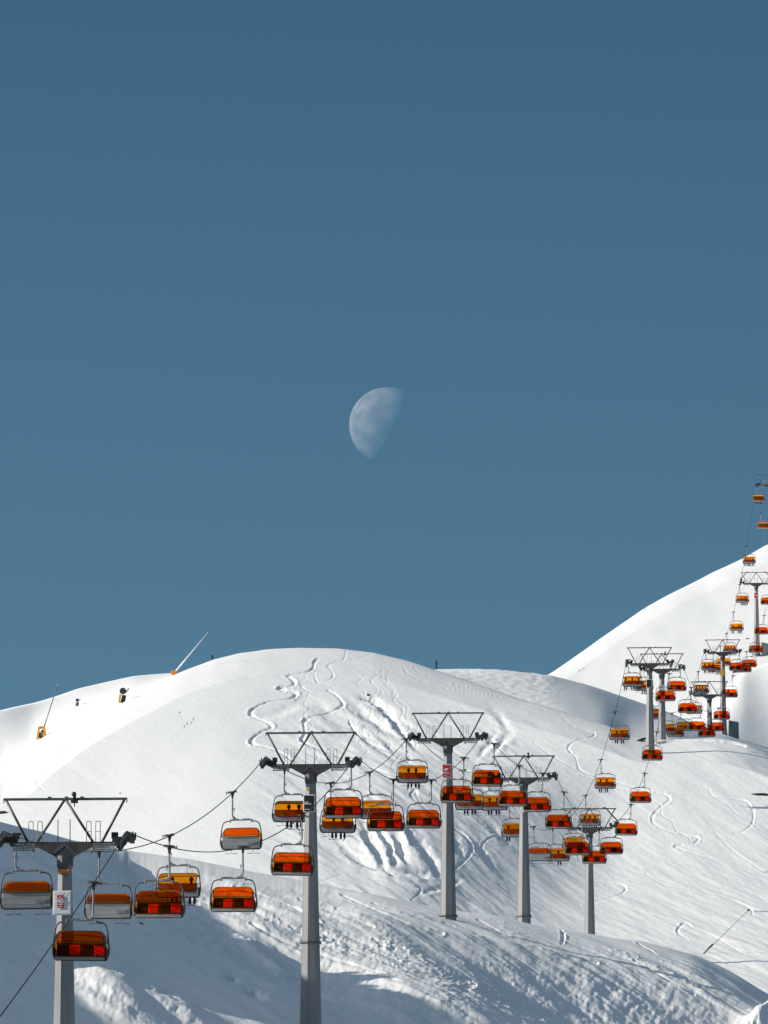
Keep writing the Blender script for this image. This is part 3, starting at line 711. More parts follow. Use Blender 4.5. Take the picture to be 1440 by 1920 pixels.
def sign_s(m, fm, zoff, w, h, rows=()):
    def f(root, H, r0, r1):
        z = H - zoff; o = board(root, -.08, z, w, h, m, fm, -1.15)
        if rows: bars([(a, z + b, c_, d_) for a, b, c_, d_ in rows], -1.19, M['wood'] if m is M['white'] else M['white'], o)
    return f

make_tower(0, 'nearest lift tower at lower left, white board with red 40 label', sign40, None, True)
make_tower(1, 'tall lift tower with dark green sign, cut off by the bottom edge', signdark, (1 - (1790 - 1455) / (1955 - 1455.)) * (towers[1]['za'] - towers[1]['base']) * .97)
make_tower(2, 'lift tower with red sign standing bare on the snow ridge', signred, None)
make_tower(3, 'lift tower with floodlight on its beam, flange low on mast', sign_s(M['white'], None, 5.0, .9, 1.2), 2.1, True)
make_tower(4, 'lift tower with slanted outriggers, foot hidden behind the ridge', sign_s(M['white'], None, 2.4, .4, .8), None, False, True)
make_tower(5, 'front tower of the close pair, dark framed sign on mast', sign_s(M['signdark'], M['white'], 4.6, 1.05, 1.7), None)
make_tower(6, 'rear tower of the close pair, plain white sign on mast', sign_s(M['white'], None, 4.4, 1.15, 1.2), None, True)
make_tower(7, 'short tower beyond the knoll, white sign with dark marks', sign_s(M['white'], None, 4.2, 1.2, 1.5, [(.1, .35, .22, .2), (-.12, -.3, .26, .22), (.0, .02, .14, .3)]), None)
make_tower(8, 'tower with yellow sign and grey concrete block at its foot', sign_s(M['yellow'], None, 5.8, 1.0, 2.0), None, False, False, True)
make_tower(9, 'high tower with red sign and concrete block on the mountainside', sign_s(M['signred'], M['white'], 4.2, 1.0, 1.7, [(-.1, .1, .6, .12), (.1, -.1, .4, .1)]), None, False, True, True)
make_tower(10, 'summit lift tower against blue sky at right edge', None, None)

# ------------------------------------------------------------------ chairs
GX_ = -0.88; GZ = 5.95                 # grip offset left of centre, and height over the seat's underside
def make_chair(opened, bar=True):
    root = empty('lift_chair', (0, 0, 0))
    g = MB()
    g.box((GX_, 0, GZ - .03), (.3, .95, .3), bevel=.06); g.box((GX_ - .05, 0, GZ + .1), (.62, .5, .16), bevel=.05); g.box((GX_, 0, GZ - .3), (.22, .3, .35), bevel=.04)
    g.tube([(GX_ - .62, -.1, GZ + .02), (GX_ + .5, -.1, GZ + .1)], .05, 6); g.box((GX_ - .62, -.1, GZ), (.07, .1, .32)); g.box((GX_ - .42, -.1, GZ + .06), (.06, .08, .26))
    g.tube([(GX_ + .1, -.3, GZ + .12), (GX_ + .48, -.3, GZ + .16)], .11, 8)
    g.build('grip', M['sheave'], root)
    h = MB(); h.tube(smooth_path([(GX_, 0, GZ - .3), (GX_ + .0, 0, 4.6), (GX_ - .02, 0, 3.75), (GX_ + .06, 0, 3.42), (GX_ + .34, 0, 3.22), (GX_ + .6, 0, 3.16)], 5), .085, 8)
    h.box((GX_ + .05, -.08, 4.3), (.3, .12, .1)); h.box((GX_ + .2, -.08, 4.22), (.07, .1, .4)); h.tube([(GX_ + .12, 0, 3.55), (GX_ + .3, 0, 3.3)], .06, 6)
    h.build('hanger', M['tube'], root)
    t = MB(); t.box((0, 0, 3.14), (2.3, .16, .13), bevel=.03); t.box((-.6, 0, 3.24), (.62, .2, .14), bevel=.03); t.box((.55, 0, 3.23), (.8, .18, .12), bevel=.03)
    for s_ in (-1, 1): t.box((s_ * 1.12, 0, 3.06), (.14, .26, .34), bevel=.03)
    t.build('top_bar', M['tube'], root)
    for s_ in (-1, 1):
        f = MB(); f.tube(smooth_path([(s_ * 1.12, 0, 3.02), (s_ * 1.5, 0, 3.0), (s_ * 1.82, -.02, 2.84), (s_ * 1.98, -.05, 2.45), (s_ * 2.08, -.1, 1.8), (s_ * 2.14, -.15, 1.1), (s_ * 2.1, -.18, .6), (s_ * 1.98, -.15, .12)], 5), .062, 8)
        f.build('side_frame', M['steel'], root)
        ar = MB(); ar.box((s_ * 2.0, .1, .62), (.12, .95, .75), bevel=.05); ar.box((s_ * 2.02, .45, 1.05), (.1, .5, .12), bevel=.03)
        ar.build('armrest', M['black'], root)
        rd = MB(); rd.tube(smooth_path([(s_ * 2.1, -.1, 1.25), (s_ * 2.2, -.2, 1.05), (s_ * 2.18, -.25, .6), (s_ * 2.06, -.2, .25)], 4), .04, 6); rd.build('gas_strut', M['tube'], root)
    # back shell in three boards with seams, underside lip
    bs = MB()
    bs.box((0, -.42, 1.13), (3.84, .07, .46), rx=.10, bevel=.03); bs.box((0, -.37, .66), (3.86, .07, .46), rx=.10, bevel=.03); bs.box((0, -.3, .28), (3.86, .08, .3), rx=.25, bevel=.03)
    sh = bs.build('back_shell', M['shell'], root)
    la = MB(); la.box((1.25, -.47, .72), (1.0, .03, .045)); la.box((1.3, -.46, .5), (1.0, .03, .045)); la.box((.78, -.47, .66), (.05, .03, .12)); la.box((1.72, -.47, .7), (.3, .06, .22), bevel=.02)
    la.build('latch', M['steel'], sh)
    ed = MB(); ed.box((0, -.36, 1.39), (3.86, .08, .06)); ed.box((0, -.2, .1), (3.9, .3, .1), bevel=.03); ed.build('edge_trim', M['rim'], sh)
    se = MB(); se.box((0, .12, .34), (3.84, .85, .2), rx=.06, bevel=.06); se.build('seat', M['black'], root)
    lip = MB(); lip.box((0, .56, .2), (3.8, .07, .24), rx=-.25, bevel=.03); lip.build('seat_lip', M['shell'], root)
    for k in range(4):
        x = 1.43 - .955 * k
        cu = MB(); cu.box((x, -.27, .83), (.9, .14, .84), rx=.10, bevel=.07)
        o = cu.build('cushion', M['black'] if k % 2 == 0 else M['red'], root)
        o['label'] = 'black seat back cushion' if k % 2 == 0 else 'bright red seat back cushion'
    # restraint bar with foot rests
    if bar:
        rb = MB(); rb.tube(smooth_path([(-1.9, .2, 1.1), (-1.85, .65, 1.0), (-.95, .75, .95), (.95, .75, .95), (1.85, .65, 1.0), (1.9, .2, 1.1)], 4), .035, 6)
        for x in (-1.15, 1.15): rb.tube([(x, .75, .95), (x, .72, .3), (x, .55, -.28)], .022, 6)
        rb_ = rb.build('restraint_bar', M['steel'], root)
        for x in (-1.55, -.8, .8, 1.55):
            fr_ = MB(); fr_.box((x, .55, -.3), (.58, .1, .05), bevel=.02); fr_.build('footrest', M['rim'], rb_)
    else:                                   # bar swung up under the bubble
        rb = MB(); rb.tube(smooth_path([(-1.8, -.1, 1.35), (-1.75, .1, 1.75), (-.95, .15, 1.95), (.95, .15, 1.95), (1.75, .1, 1.75), (1.8, -.1, 1.35)], 4), .03, 6)
        rb.build('restraint_bar', M['steel'], root)
    # bubble
    prof_ = smooth_path([(0, -.62, 1.52), (0, -.55, 2.0), (0, -.2, 2.3), (0, .4, 2.33), (0, .92, 2.05), (0, 1.28, 1.45), (0, 1.38, .85), (0, 1.34, .3)], 4)
    n = len(prof_); cols = 25; pts = []
    for i, p in enumerate(prof_):
        f = i / (n - 1); hw = 1.78 + .20 * abs(f - .32) / .68 * (1.0 if f > .32 else 1.2)
        hw = min(hw, 2.0)
        cy, cz = p.y - .25, p.z - 1.2; nrm = Vector((0, cy, cz)).normalized()
        row = []
        for j in range(cols):
            u = -1 + 2 * j / (cols - 1); x = hw * math.sin(u * PI / 2) if False else hw * (1 - (1 - abs(u)) ** 1.25) * (1 if u > 0 else -1)
            off = .30 * abs(u) ** 9
            row.append((x, p.y - nrm.y * off, p.z - nrm.z * off))
        pts.append(row)
    if opened:
        th = math.radians(75); cth, sth = math.cos(th), math.sin(th)
        def rot(p):
            y, z = p[1] + .1, p[2] - 1.35
            return (p[0], y * cth - z * sth - .12, y * sth + z * cth + 1.10)
        pts = [[rot(p) for p in r] for r in pts]
    b = MB(); vs = [p for r in pts for p in r]; fs_ = []
    for i in range(n - 1):
        for j in range(cols - 1): fs_.append((i * cols + j, i * cols + j + 1, (i + 1) * cols + j + 1, (i + 1) * cols + j))
    b.add(vs, fs_, True); bo = b.build('bubble', M['bubble'], root)
    rim = MB()
    loop = [pts[0][j] for j in range(cols)] + [pts[i][-1] for i in range(1, n)] + [pts[-1][j] for j in range(cols - 2, -1, -1)] + [pts[i][0] for i in range(n - 2, 0, -1)]
    rim.tube(loop + loop[:1], .038, 6, False); rim.build('rim', M['rim'], bo)
    for s_ in (-1, 1):
        hg = MB(); q = Vector(pts[n // 3][-1 if s_ > 0 else 0]); hg.tube([(s_ * 2.04, -.1, 1.35), (s_ * 2.0, (q.y - .1) / 2, (q.z + 1.35) / 2), tuple(q)], .035, 6); hg.build('hinge_arm', M['steel'], bo)
    for x in (-.7, .7): cl = MB(); q = Vector(pts[3][cols // 2]); cl.box((x, q.y, q.z), (.08, .1, .12)); cl.build('clip', M['rim'], bo)
    return root

closed_p = make_chair(False); open_p = make_chair(True); down_p = make_chair(False, False)
used = set()
def place_chair(d, fx, up, opened, label, swing=0.0):
    p = down_p if not up else (open_p if opened else closed_p)
    if id(p) in used: o = copy_tree(p)
    else: used.add(id(p)); o = p
    yaw = YAW if up else YAW + PI
    from mathutils import Euler
    e = Euler((random.uniform(-.012, .012), random.uniform(-.018, .018), yaw + random.uniform(-.03, .03)), 'XYZ')
    g = e.to_matrix() @ Vector((GX_, 0, GZ + .02))
    o.location = ((fx(d) - g.x) * S, (d - g.y) * S, (rope_z(d) - g.z) * S); o.rotation_euler = e
    tag(o, label, 'chairlift chair', 'orange bubble chairs riding ' + ('up' if up else 'down') + ' the lift')
    return o

# riders: one continuous skinned body, helmet and skis as children
def skin_mesh(name, verts, edges, radii, m, root_i=0, lev=1):
    me = bpy.data.meshes.new(name); me.from_pydata(verts, edges, []); o = bpy.data.objects.new(name, me); C.objects.link(o)
    sk = o.modifiers.new('skin', 'SKIN')
    for v, r in zip(me.skin_vertices[0].data, radii): v.radius = (r, r) if not isinstance(r, tuple) else r
    me.skin_vertices[0].data[root_i].use_root = True
    ss = o.modifiers.new('sub', 'SUBSURF'); ss.levels = lev; ss.render_levels = lev
    bpy.context.view_layer.update(); dg = bpy.context.evaluated_depsgraph_get()
    out = bpy.data.meshes.new_from_object(o.evaluated_get(dg)); bpy.data.objects.remove(o)
    out.name = name; out.materials.clear(); out.materials.append(m); out.polygons.foreach_set('use_smooth', [True] * len(out.polygons)); return out
Q = 1.12
def seated(name, m, kx):
    V = [(0, 0, .36), (0, -.03, .62), (0, -.02, .84), (0, .0, .95), (0, .02, 1.06), (0, .03, 1.17)]
    E = [(0, 1), (1, 2), (2, 3), (3, 4), (4, 5)]; Rr = [.17, .16, .18, .075, .095, .085]
    for s in (-1, 1):
        b = len(V); V += [(s * .19, 0, .86), (s * .26, .10, .64), (s * .17, .32, .62), (s * .14, .40, .63)]; Rr += [.085, .07, .055, .05]
        E += [(2, b), (b, b + 1), (b + 1, b + 2), (b + 2, b + 3)]
        b = len(V); V += [(s * .11, .10, .34), (s * .15 + kx * .5, .42, .38), (s * .14 + kx, .46, .0), (s * .14 + kx, .46, -.24), (s * .15 + kx, .62, -.31)]; Rr += [.12, .105, .095, .11, .085]
        E += [(0, b), (b, b + 1), (b + 1, b + 2), (b + 2, b + 3), (b + 3, b + 4)]
    return skin_mesh(name, [tuple(c_ * Q for c_ in v) for v in V], E, [r * Q for r in Rr], m)
bodies = [seated('person', M['cloth_a'], 0.02), seated('person', M['cloth_b'], -.06), seated('person', M['cloth_c'], .05)]
hm = MB(Q); 
hm.loft([[(r * math.cos(2 * PI * j / 14), .025 + r * 1.12 * math.sin(2 * PI * j / 14), z) for j in range(14)] for z, r in [(1.06, .115), (1.12, .142), (1.19, .145), (1.25, .125), (1.30, .08), (1.32, .03)]], True, True)
ho = hm.build('helmet', M['helmet']); helmet_mesh = ho.data; bpy.data.objects.remove(ho)
gm = MB(Q); gm.box((0, .145, 1.135), (.19, .05, .085), bevel=.02); go_ = gm.build('goggles', M['rim']); goggle_mesh = go_.data; bpy.data.objects.remove(go_)
km = MB(Q)
km.loft([[(-.05 + w, y, z), (.05 - w, y, z), (.05 - w, y, z + .025), (-.05 + w, y, z + .025)] for y, z, w in [(-.75, .0, .005), (-.3, 0, .008), (.4, 0, .008), (.72, .02, .002), (.86, .08, .02)]], True)
ko = km.build('ski', M['skibase']); ski_mesh = ko.data; bpy.data.objects.remove(ko)
sb = MB(Q); 
WORDS = ['black', 'navy', 'brown']
def add_rider(chair, xoff, who, label, seed):
    rr = random.Random(seed)
    o = bpy.data.objects.new('person', bodies[who]); C.objects.link(o)
    cz = chair.rotation_euler[2]; lx = xoff * S; ly = .0
    o.location = chair.location + Vector((lx * math.cos(cz) - ly * math.sin(cz), lx * math.sin(cz) + ly * math.cos(cz), .0)); o.rotation_euler = (0, 0, cz + rr.uniform(-.12, .12))
    tag(o, label, 'skier', 'skiers riding the chairs uphill')
    for nm, me in (('helmet', helmet_mesh), ('goggles', goggle_mesh)):
        h = bpy.data.objects.new(nm, me); C.objects.link(h); h.parent = o
    for s in (-1, 1):
        k = bpy.data.objects.new('ski', ski_mesh); C.objects.link(k); k.parent = o
        k.location = (s * .145 * Q, .5 * Q, -.42 * Q); k.rotation_euler = (rr.uniform(-.15, .1), 0, -s * rr.uniform(.1, 1.0) - (0.5 if s < 0 else -.2))
    return o

# uphill chairs: (slot on the rope or grip column, kind, rider offsets, where)
DL = lambda px_: 77.8 / (SL - (px_ - 720) / F)
UP = [
 (587.6, 'B', [], 'at the left edge beside the first mast'),
 (DL(185), 'B', [], 'right of the red 40 sign'),
 (DL(317), 'A', [-.6, 1.25], 'peeping above the lower left downhill chair'),
 (DL(435), 'B', [], 'alone against white snow left of the green-signed mast'),
 (DL(533), 'A', [-.32, .8], 'just left of the dark green sign'),
 (DL(620), 'A', [-.5, .55], 'lowest of the cluster right of the green-signed mast'),
 (DL(693), 'A', [], 'behind two downhill chairs left of the red-signed mast'),
 (DL(762), 'A', [-.5, .5], 'under the left end of the red-signed crossarm'),
 (DL(869), 'A', [-.5, .65], 'directly right of the red-signed mast'),
 (DL(916), 'A', [-.75, .45], 'just left of the floodlit fourth mast'),
 (DL(955), 'A', [-1.05], 'half hidden by the shaft of the flanged mast'),
 (DL(1001), 'B', [], 'right of the flanged mast, low over the snow'),
 (DL(1037), 'A', [.1], 'beside the grey-backed one right of the flanged mast'),
 (DL(1067), 'A', [], 'behind a downhill chair left of the outrigger tower'),
 (DL(1099), 'A', [-1.0, 0, .95], 'above the crossarm of the outrigger tower'),
 (DL(1128), 'A', [-.95, .3], 'over bare snow midway up to the paired towers'),
 (DL(1155), 'A', [-.6, .5], 'over the grey slope left of the paired towers'),
 (DL(1180), 'A', [-1.45, 0, 1.4], 'under the left end of the front paired tower'),
 (DL(1202), 'A', [-.2, .7], 'touching the left side of the front paired mast'),
 (DL(1225), 'A', [], 'hidden between the two paired masts'),
 (DL(1245), 'A', [], 'sunk behind the knoll beside the rear paired mast'),
 (DL(1262), 'A', [], 'sunk behind the knoll, left of the white-signed tower'),
 (DL(1279), 'A', [], 'left of the short tower with marked white sign'),
 (DL(1297), 'B', [], 'at the left end of the short tower beyond the knoll'),
 (DL(1312), 'A', [-1.2, -.4, .4, 1.2], 'above the left half of the short tower'),
 (DL(1326), 'A', [-1.2, 0, 1.1], 'left of the yellow-signed mast, front of two'),
 (DL(1340), 'A', [.4, 1.2], 'left of the yellow-signed mast, rear of two'),
 (DL(1353.5), 'A', [], 'crossing behind the top of the yellow-signed mast'),
 (DL(1366), 'A', [-1.3, -.4, .4, 1.3], 'over the right end of the yellow-signed tower'),
 (DL(1379), 'A', [-1.2, .6, 1.3], 'left of the tall mountainside mast'),
 (DL(1391), 'A', [-.2, .6, 1.3], 'at the left arm of the mountainside tower'),
 (2417, 'A', [-1.2, -.5, .3, 1.2], 'on the skyline below the summit tower'),
 (towers[-1]['d'] - 5, 'A', [-.6, .4, 1.2], 'against blue sky at the summit tower'),
 (2575, 'A', [], 'just clearing the summit snow at right edge'),
]
seed = 0
POSN = {1: ['alone'], 2: ['left of two', 'right of two'], 3: ['left of three', 'middle of three', 'right of three'], 4: ['leftmost of four', 'second of four', 'third of four', 'rightmost of four']}
for d, kind, riders, where in UP:
    n = len(riders)
    if kind == 'B': lab = 'empty grey-backed chair ' + where
    elif n == 0: lab = 'raised amber bubble chair ' + where
    else: lab = f"amber chair with {['', 'one', 'two', 'three', 'four'][n]} {'riders' if n > 1 else 'rider'} " + where
    ch = place_chair(d, LX, True, kind == 'A', lab)
    for k, xo in enumerate(riders):
        who = (seed * 7 + k * 2 + n) % 3 if d < 1700 else (seed % 2); seed += 1
        add_rider(ch, xo, who, f"{WORDS[who]} skier, {POSN[n][k]}, on chair " + where, seed)
DN = lambda k: 558 + 57.4 * k
DR = lambda px_: 68.0 / (SL - (px_ - 720) / F)
DOWN = [
 (497, 'cut off by the left edge below the first tower'),
 (DR(175), 'lowest and largest, passing the 40 sign mast'),
 (DR(317), 'over an amber chair right of first tower'),
 (DR(455), 'alone over blue shaded snow left of the second mast'),
 (DR(566), 'overlapping the shaft of the green-signed mast'),
 (DR(658), 'first to the right of the dark green sign'),
 (DR(737.5), 'overlapping a raised amber chair, fourth mast side'),
 (DR(809), 'touching the left side of the red-signed mast'),
 (DR(870), 'crossing the red-signed mast under its sign'),
 (DR(927), 'high between the red-signed and flanged towers'),
 (DR(974), 'at the head of the flanged mast'),
 (DR(1018), 'hanging at the right end of the flanged tower'),
 (DR(1058), 'left of the outrigger tower crossarm'),
 (DR(1092), 'in front of an amber chair left of outrigger mast'),
 (DR(1124), 'lowest, across the outrigger tower mast'),
 (DR(1156), 'right of the outrigger tower mast, second lowest'),
 (DR(1184), 'beside the right end of the outrigger crossarm'),
 (DR(1210), 'over bare snow right of the outrigger tower'),
 (DR(1233), 'below the foot of the front paired tower'),
 (DR(1257), 'crossing the rear paired mast'),
 (DR(1278.5), 'under the right end of the rear paired tower'),
 (DR(1298), 'first right of the paired towers'),
 (DR(1316), 'lower, left foot side of the white-signed short mast'),
 (DR(1333), 'sunk behind the knoll at the short mast'),
 (DR(1350), 'low between short mast and concrete block'),
 (DR(1362), 'across the lower mast of the yellow-signed tower'),
 (DR(1377), 'right of the yellow-signed mast, halfway up'),
 (DR(1390), 'just right of the yellow sign, front of three'),
 (DR(1403), 'just right of the yellow sign, middle of three'),
 (DR(1414), 'at the concrete block of the mountainside tower'),
 (DR(1426.5), 'across the foot of the mountainside mast'),
 (DN(30), 'right of the mountainside mast, lower, cut by frame'),
 (DN(31) + 8, 'right of the mountainside mast, upper, cut by frame'),
]
for d, where in DOWN:
    place_chair(d, RX, False, False, 'closed orange red-seated chair ' + where)
# ------------------------------------------------------------------ the day moon: a lit ball far away, seen through the blue air
def moon():
    R_ = 60000.0; r = 70.5 / F * R_
    bpyv = []; u = (725 - 720) / F; v = (960 - 797) / F
    d = Vector((u, CP - v * SP, SP + v * CP)).normalized()
    me = bpy.data.meshes.new('moon'); import bmesh
    bm = bmesh.new(); bmesh.ops.create_uvsphere(bm, u_segments=96, v_segments=48, radius=r); 
    # the half turned to the sun; the night half is lost in the blue of the air
    axis = Vector(sun_dir); axis = (axis + 0.09 * d * -1).normalized()
    bmesh.ops.bisect_plane(bm, geom=bm.verts[:] + bm.edges[:] + bm.faces[:], plane_co=(0, 0, 0), plane_no=axis, clear_inner=True)
    bm.to_mesh(me); bm.free()
    me.polygons.foreach_set('use_smooth', [True] * len(me.polygons))
    o = bpy.data.objects.new('moon', me); C.objects.link(o); o.location = d * R_
    tag(o, 'pale half moon standing in the blue sky above the dome', 'moon')
    m = bpy.data.materials.new('moon_dust'); m.use_nodes = True; n = m.node_tree.nodes; l = m.node_tree.links; n.clear()
    out = n.new('ShaderNodeOutputMaterial'); ad = n.new('ShaderNodeAddShader'); tr = n.new('ShaderNodeBsdfTransparent'); tr.inputs[0].default_value = (.945, .945, .95, 1)
    df = n.new('ShaderNodeBsdfDiffuse'); df.inputs['Roughness'].default_value = 0.35
    t = n.new('ShaderNodeTexCoord'); nz = n.new('ShaderNodeTexNoise'); nz.inputs['Scale'].default_value = 1.0 / r * 1.9; nz.inputs['Detail'].default_value = 7
    rp = n.new('ShaderNodeValToRGB'); rp.color_ramp.elements[0].position = .40; rp.color_ramp.elements[1].position = .62
    rp.color_ramp.elements[0].color = (.115, .11, .11, 1); rp.color_ramp.elements[1].color = (.19, .183, .18, 1)
    l.new(t.outputs['Object'], nz.inputs['Vector']); l.new(nz.outputs['Fac'], rp.inputs[0]); l.new(rp.outputs[0], df.inputs[0])
    l.new(tr.outputs[0], ad.inputs[0]); l.new(df.outputs[0], ad.inputs[1])
    gm_ = n.new('ShaderNodeNewGeometry'); mx = n.new('ShaderNodeMixShader'); t2 = n.new('ShaderNodeBsdfTransparent')
    l.new(gm_.outputs['Backfacing'], mx.inputs[0]); l.new(ad.outputs[0], mx.inputs[1]); l.new(t2.outputs[0], mx.inputs[2])
    l.new(mx.outputs[0], out.inputs[0]); me.materials.append(m)
moon()

# ------------------------------------------------------------------ snow guns, posts, people, rocks
def gz(px_, d): return ground(px_, d)
def spot(px_, py_, layer_rows):
    """the visible snow point under a pixel: search along the column"""
    j = int(np.argmin(np.abs(xs - px_))); col = slice(nr, None)
    X_, Y_ = topx(XX[:, j], DD[:, j], ZZ[:, j]); best = None; top = 1e9
    for i in range(NR):
        if Y_[i] < top:
            top = Y_[i]
            if top <= py_: return float(XX[i, j]), float(DD[i, j]), float(ZZ[i, j])
    i = int(np.argmin(Y_)); return float(XX[i, j]), float(DD[i, j]), float(ZZ[i, j])

def lance(px_, py_, tip, label, m, pad, scale):
    x, d, z = spot(px_, py_, None); k = d / F
    root = empty('snow_lance', (x * S, d * S, z * S)); tag(root, label, 'snow gun', 'snow guns on the left shoulder')
    tx, ty = (tip[0] - px_) * k, (py_ - tip[1]) * k
    L_ = MB(); L_.tube([(0, 0, .6), (tx * .35, 0, ty * .35 + .4), (tx, 0, ty)], [.2 * scale, .16 * scale, .09 * scale], 8); L_.build('lance', m, root)
    hd = MB(); hd.tube([(tx * .985, 0, ty * .985), (tx * 1.015, 0, ty * 1.015)], .17 * scale, 8); hd.build('nozzle_head', M['tube'], root)
    return root, k
root, k = lance(76, 1386, (107, 1285), 'snow lance with yellow padded base at far left', M['tube'], None, 1.25)
b = MB(); w = 9 * k
b.loft([[(-w * 1.0, -.5, -.3), (-w * .55, -.5, -.3), (-w * .55, .5, -.3), (-w * 1.0, .5, -.3)], [(-w * .55, -.5, 22 * k), (-w * .1, -.5, 23 * k), (-w * .1, .5, 23 * k), (-w * .55, .5, 22 * k)]])
b.loft([[(w * .45, -.5, -.1), (w * 1.25, -.5, .4), (w * 1.25, .5, .4), (w * .45, .5, -.1)], [(w * .25, -.5, 23 * k), (w * .85, -.5, 24 * k), (w * .85, .5, 24 * k), (w * .25, .5, 23 * k)]])
b.box((0, .2, 20.5 * k), (w * 1.1, .5, 4 * k)); b.build('base_padding', M['yellow'], root)
b = MB(); b.box((0, .1, 6 * k), (w * .9, .5, 11 * k)); b.tube([(0, -.3, 14 * k), (.5 * w, -.3, 11 * k)], .35, 8); b.build('valve_box', M['rim'], root)
b = MB(); b.tube([(.3, -.5, 13 * k), (.3, .1, 13 * k)], .42, 10); b.build('gauge', M['white'], root)
root, k = lance(328, 1266, (391, 1185), 'long white snow lance leaning right above the skyline', M['gunwhite'], None, 1.0)
b = MB(); b.box((-.2, 0, .4), (1.4, .8, 1.0), ry=.6, bevel=.1); b.build('base_padding', M['orangepad'], root)
# fan guns
def fan(px_, py_, sc_, label, face):
    x, d, z = spot(px_, py_, None); root = empty('snow_fan_gun', (x * S, d * S, z * S)); tag(root, label, 'snow gun', 'snow guns on the left shoulder')
    K = sc_
    p = MB(); p.box((-.75 * K, -.2, .9 * K), (.5 * K, .6 * K, 2.1 * K), ry=.12, bevel=.08); p.build('padding', M['yellow'], root)
    s_ = MB(); s_.box((.1 * K, .1, .8 * K), (1.0 * K, .6 * K, 1.9 * K), ry=.2, bevel=.1); s_.build('stand', M['rim'], root)
    dr = MB(); ring = lambda y, r: [(.0 + r * math.cos(2 * PI * j / 20), y, 2.6 * K + r * math.sin(2 * PI * j / 20)) for j in range(20)]
    dr.loft([ring(-.9 * K, .78 * K), ring(-.9 * K, .70 * K), ring(.9 * K, .62 * K), ring(1.0 * K, .5 * K)], True, False)
    do = dr.build('fan_drum', M['tube'], root)
    r2 = MB(); r2.loft([ring(-.96 * K, .66 * K), ring(-.905 * K, .66 * K)], True); r2.build('fan_opening', M['sheave'], do)
    ar = MB(); ar.tube([(.5 * K, .2, 2.2 * K), (1.35 * K, .2, 3.3 * K)], .16 * K, 6); ar.build('boom', M['tube'], root); return root
fan(231, 1318, 1.0, 'round fan snow gun with yellow pad on the near crest', 0)
fan(146, 1324, .62, 'small dark snow gun with pale yellow pad, shoulder middle', 0)
# post and skier on the skyline
x, d, z = spot(398, 1238, None); root = empty('marker_post', (x * S, d * S, z * S)); tag(root, 'small dark post on the skyline right of the white lance', 'post')
b = MB(); b.tube([(0, 0, -.3), (0, 0, .9)], .08, 6); b.build('pole', M['steel'], root)
b = MB(); b.box((0, 0, .75), (.52, .3, .95), bevel=.06); b.build('box', M['rim'], root)
def standing(name, m):
    V = [(0, 0, .92), (0, -.02, 1.15), (0, .0, 1.38), (0, .03, 1.5), (0, .06, 1.6), (0, .07, 1.70)]; E = [(0, 1), (1, 2), (2, 3), (3, 4), (4, 5)]; Rr = [.16, .16, .18, .07, .095, .08]
    for s in (-1, 1):
        b = len(V); V += [(s * .2, 0, 1.4), (s * .28, .08, 1.15), (s * .26, .28, 1.02), (s * .25, .36, 1.03)]; Rr += [.085, .065, .055, .05]; E += [(2, b), (b, b + 1), (b + 1, b + 2), (b + 2, b + 3)]
        b = len(V); V += [(s * .11, .0, .86), (s * .15, .10, .50), (s * .16, .0, .14), (s * .17, .16, .06)]; Rr += [.12, .09, .085, .07]; E += [(0, b), (b, b + 1), (b + 1, b + 2), (b + 2, b + 3)]
    return skin_mesh(name, V, E, Rr, m)
x, d, z = spot(818, 1253.5, None)
o = bpy.data.objects.new('person', standing('person', M['cloth_a'])); C.objects.link(o); o.location = (x * S, d * S, z * S + .02); o.rotation_euler = (0, 0, -1.1)
tag(o, 'lone skier in black standing on the skyline right of the dome', 'skier')
h = bpy.data.objects.new('helmet', helmet_mesh); C.objects.link(h); h.parent = o; h.location = (0, .03, 1.66 - 1.19 * Q)
for s in (-1, 1):
    q = bpy.data.objects.new('ski', ski_mesh); C.objects.link(q); q.parent = o; q.location = (s * .17, .1, -.02)
    pl = MB(1.0); pl.tube([(s * .26, .36, 1.08), (s * .42, .2, 0.0)], .012, 5); pl.build('ski_pole', M['steel'], o)

def rock(px_, py_, w, h_, label, seed_, ang=0.0, m='rock'):
    x, d, z = spot(px_, py_, None); import bmesh
    rr = random.Random(seed_); me = bpy.data.meshes.new('rock'); bm = bmesh.new(); bmesh.ops.create_icosphere(bm, subdivisions=3, radius=1.0)
    k = d / F * S
    for v in bm.verts:
        f = 1 + .35 * math.sin(v.co.x * 3.1 + seed_) * math.cos(v.co.z * 4.3 + seed_ * 2) + rr.uniform(-.10, .10)
        v.co = Vector((v.co.x * w / 2 * k * f, v.co.y * w / 3 * k * f, v.co.z * h_ / 2 * k * f))
    bmesh.ops.rotate(bm, verts=bm.verts, cent=(0, 0, 0), matrix=Matrix.Rotation(ang, 3, 'Y'))
    bm.to_mesh(me); bm.free(); me.materials.append(M[m]); o = bpy.data.objects.new('rock', me); C.objects.link(o); o.location = (x * S, d * S, z * S); tag(o, label, 'rock', 'dark rocks poking out of the snow'); return o
rock(4, 1525, 26, 7, 'flat dark rock at the left edge above the first tower', 1, .05)
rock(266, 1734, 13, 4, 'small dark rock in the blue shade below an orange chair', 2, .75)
rock(1198, 1390, 34, 5, 'long dark rock at the foot of the front paired mast', 3, -.3)
rock(1427, 1490, 34, 2.6, 'thin dark strip standing for a chair shadow at the right edge', 4, .05)  # solid dark strip modelled in place of a chair's cast shadow
rock(690, 1306, 6, 8, 'little dark rock at the head of the dome pit', 5, .2)
rock(1378, 1262, 14, 6, 'dark rock at the lip below the mountainside block', 6, -.7)
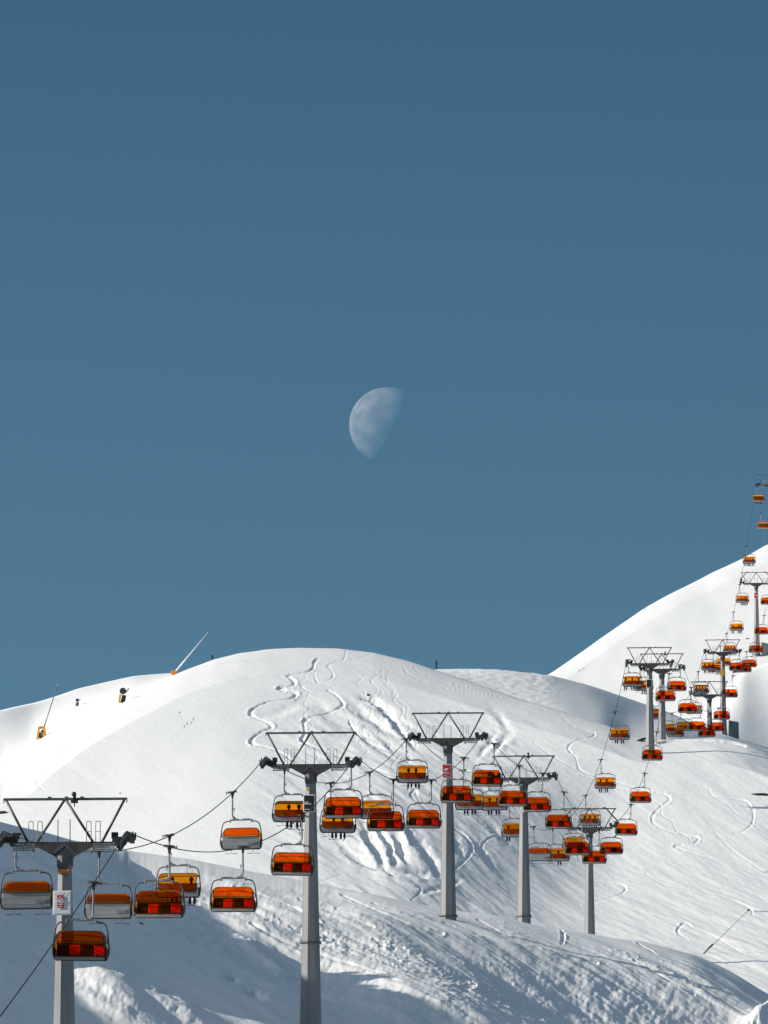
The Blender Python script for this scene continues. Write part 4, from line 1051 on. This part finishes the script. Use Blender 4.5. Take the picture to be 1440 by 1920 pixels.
rock(1401, 1199, 7, 2.5, 'tiny dark rock on the white mountainside left of mast', 7, -.2)
rock(224, 1488.5, 5, 3, 'tiny dark stone on white snow above the first tower', 8, -.5)
# leaning pole low right
def pole(p0, p1, r, label, name='marker_pole'):
    x, d, z = spot(p0[0], p0[1], None); k = d / F
    root = empty(name, (x * S, d * S, z * S)); tag(root, label, 'pole')
    a = MB(); a.tube([(0, 0, -.3), ((p1[0] - p0[0]) * k, 0, (p0[1] - p1[1]) * k)], [r, r * .5], 6); a.build('shaft', M['wood'], root)
    a = MB(); a.tube([(0, 0, -.2), ((p1[0] - p0[0]) * k * .22, 0, (p0[1] - p1[1]) * k * .22)], r * 1.9, 8); a.build('sleeve', M['steel'], root)
    a = MB(); a.tube([((p1[0] - p0[0]) * k * .975, 0, (p0[1] - p1[1]) * k * .975), ((p1[0] - p0[0]) * k * 1.01, 0, (p0[1] - p1[1]) * k * 1.01)], r * 2.2, 8); a.build('tip', M['rim'], root)
pole((1318, 1788), (1405, 1706), .075, 'long thin pole leaning right over the low ridge')
# bare twigs sticking out of the dome snow
tw = [(345, 1366, 3, 5), (351, 1361, 2, 6), (357, 1357, 2, 4), (362, 1352, 3, 6), (335, 1338, 4, 3), (1083, 1262, 8, 6), (1092, 1257, 7, 4), (1208, 1145, 5, 3)]
for i, (a_, b_y, dx, h_) in enumerate(tw):
    x, d, z = spot(a_, b_y, None); k = d / F; m_ = MB()
    m_.tube([(0, 0, -.2), (dx * .4 * k, 0, h_ * .6 * k), (dx * k, 0, h_ * k)], [.09, .07, .03], 5); m_.tube([(dx * .4 * k, 0, h_ * .6 * k), (-dx * .2 * k, .1, h_ * .95 * k)], [.06, .025], 5)
    o = m_.build('twig', M['wood']); o.location = (x * S, d * S, z * S)
    tag(o, 'bare twig in the row poking from the dome\'s left flank' if i < 5 else ('bare twig near the skyline left of the paired towers' if i < 7 else 'dark twig on the mountain skyline'), 'twig', 'bare twigs left flank' if i < 5 else ('bare twigs right skyline' if i < 7 else None))
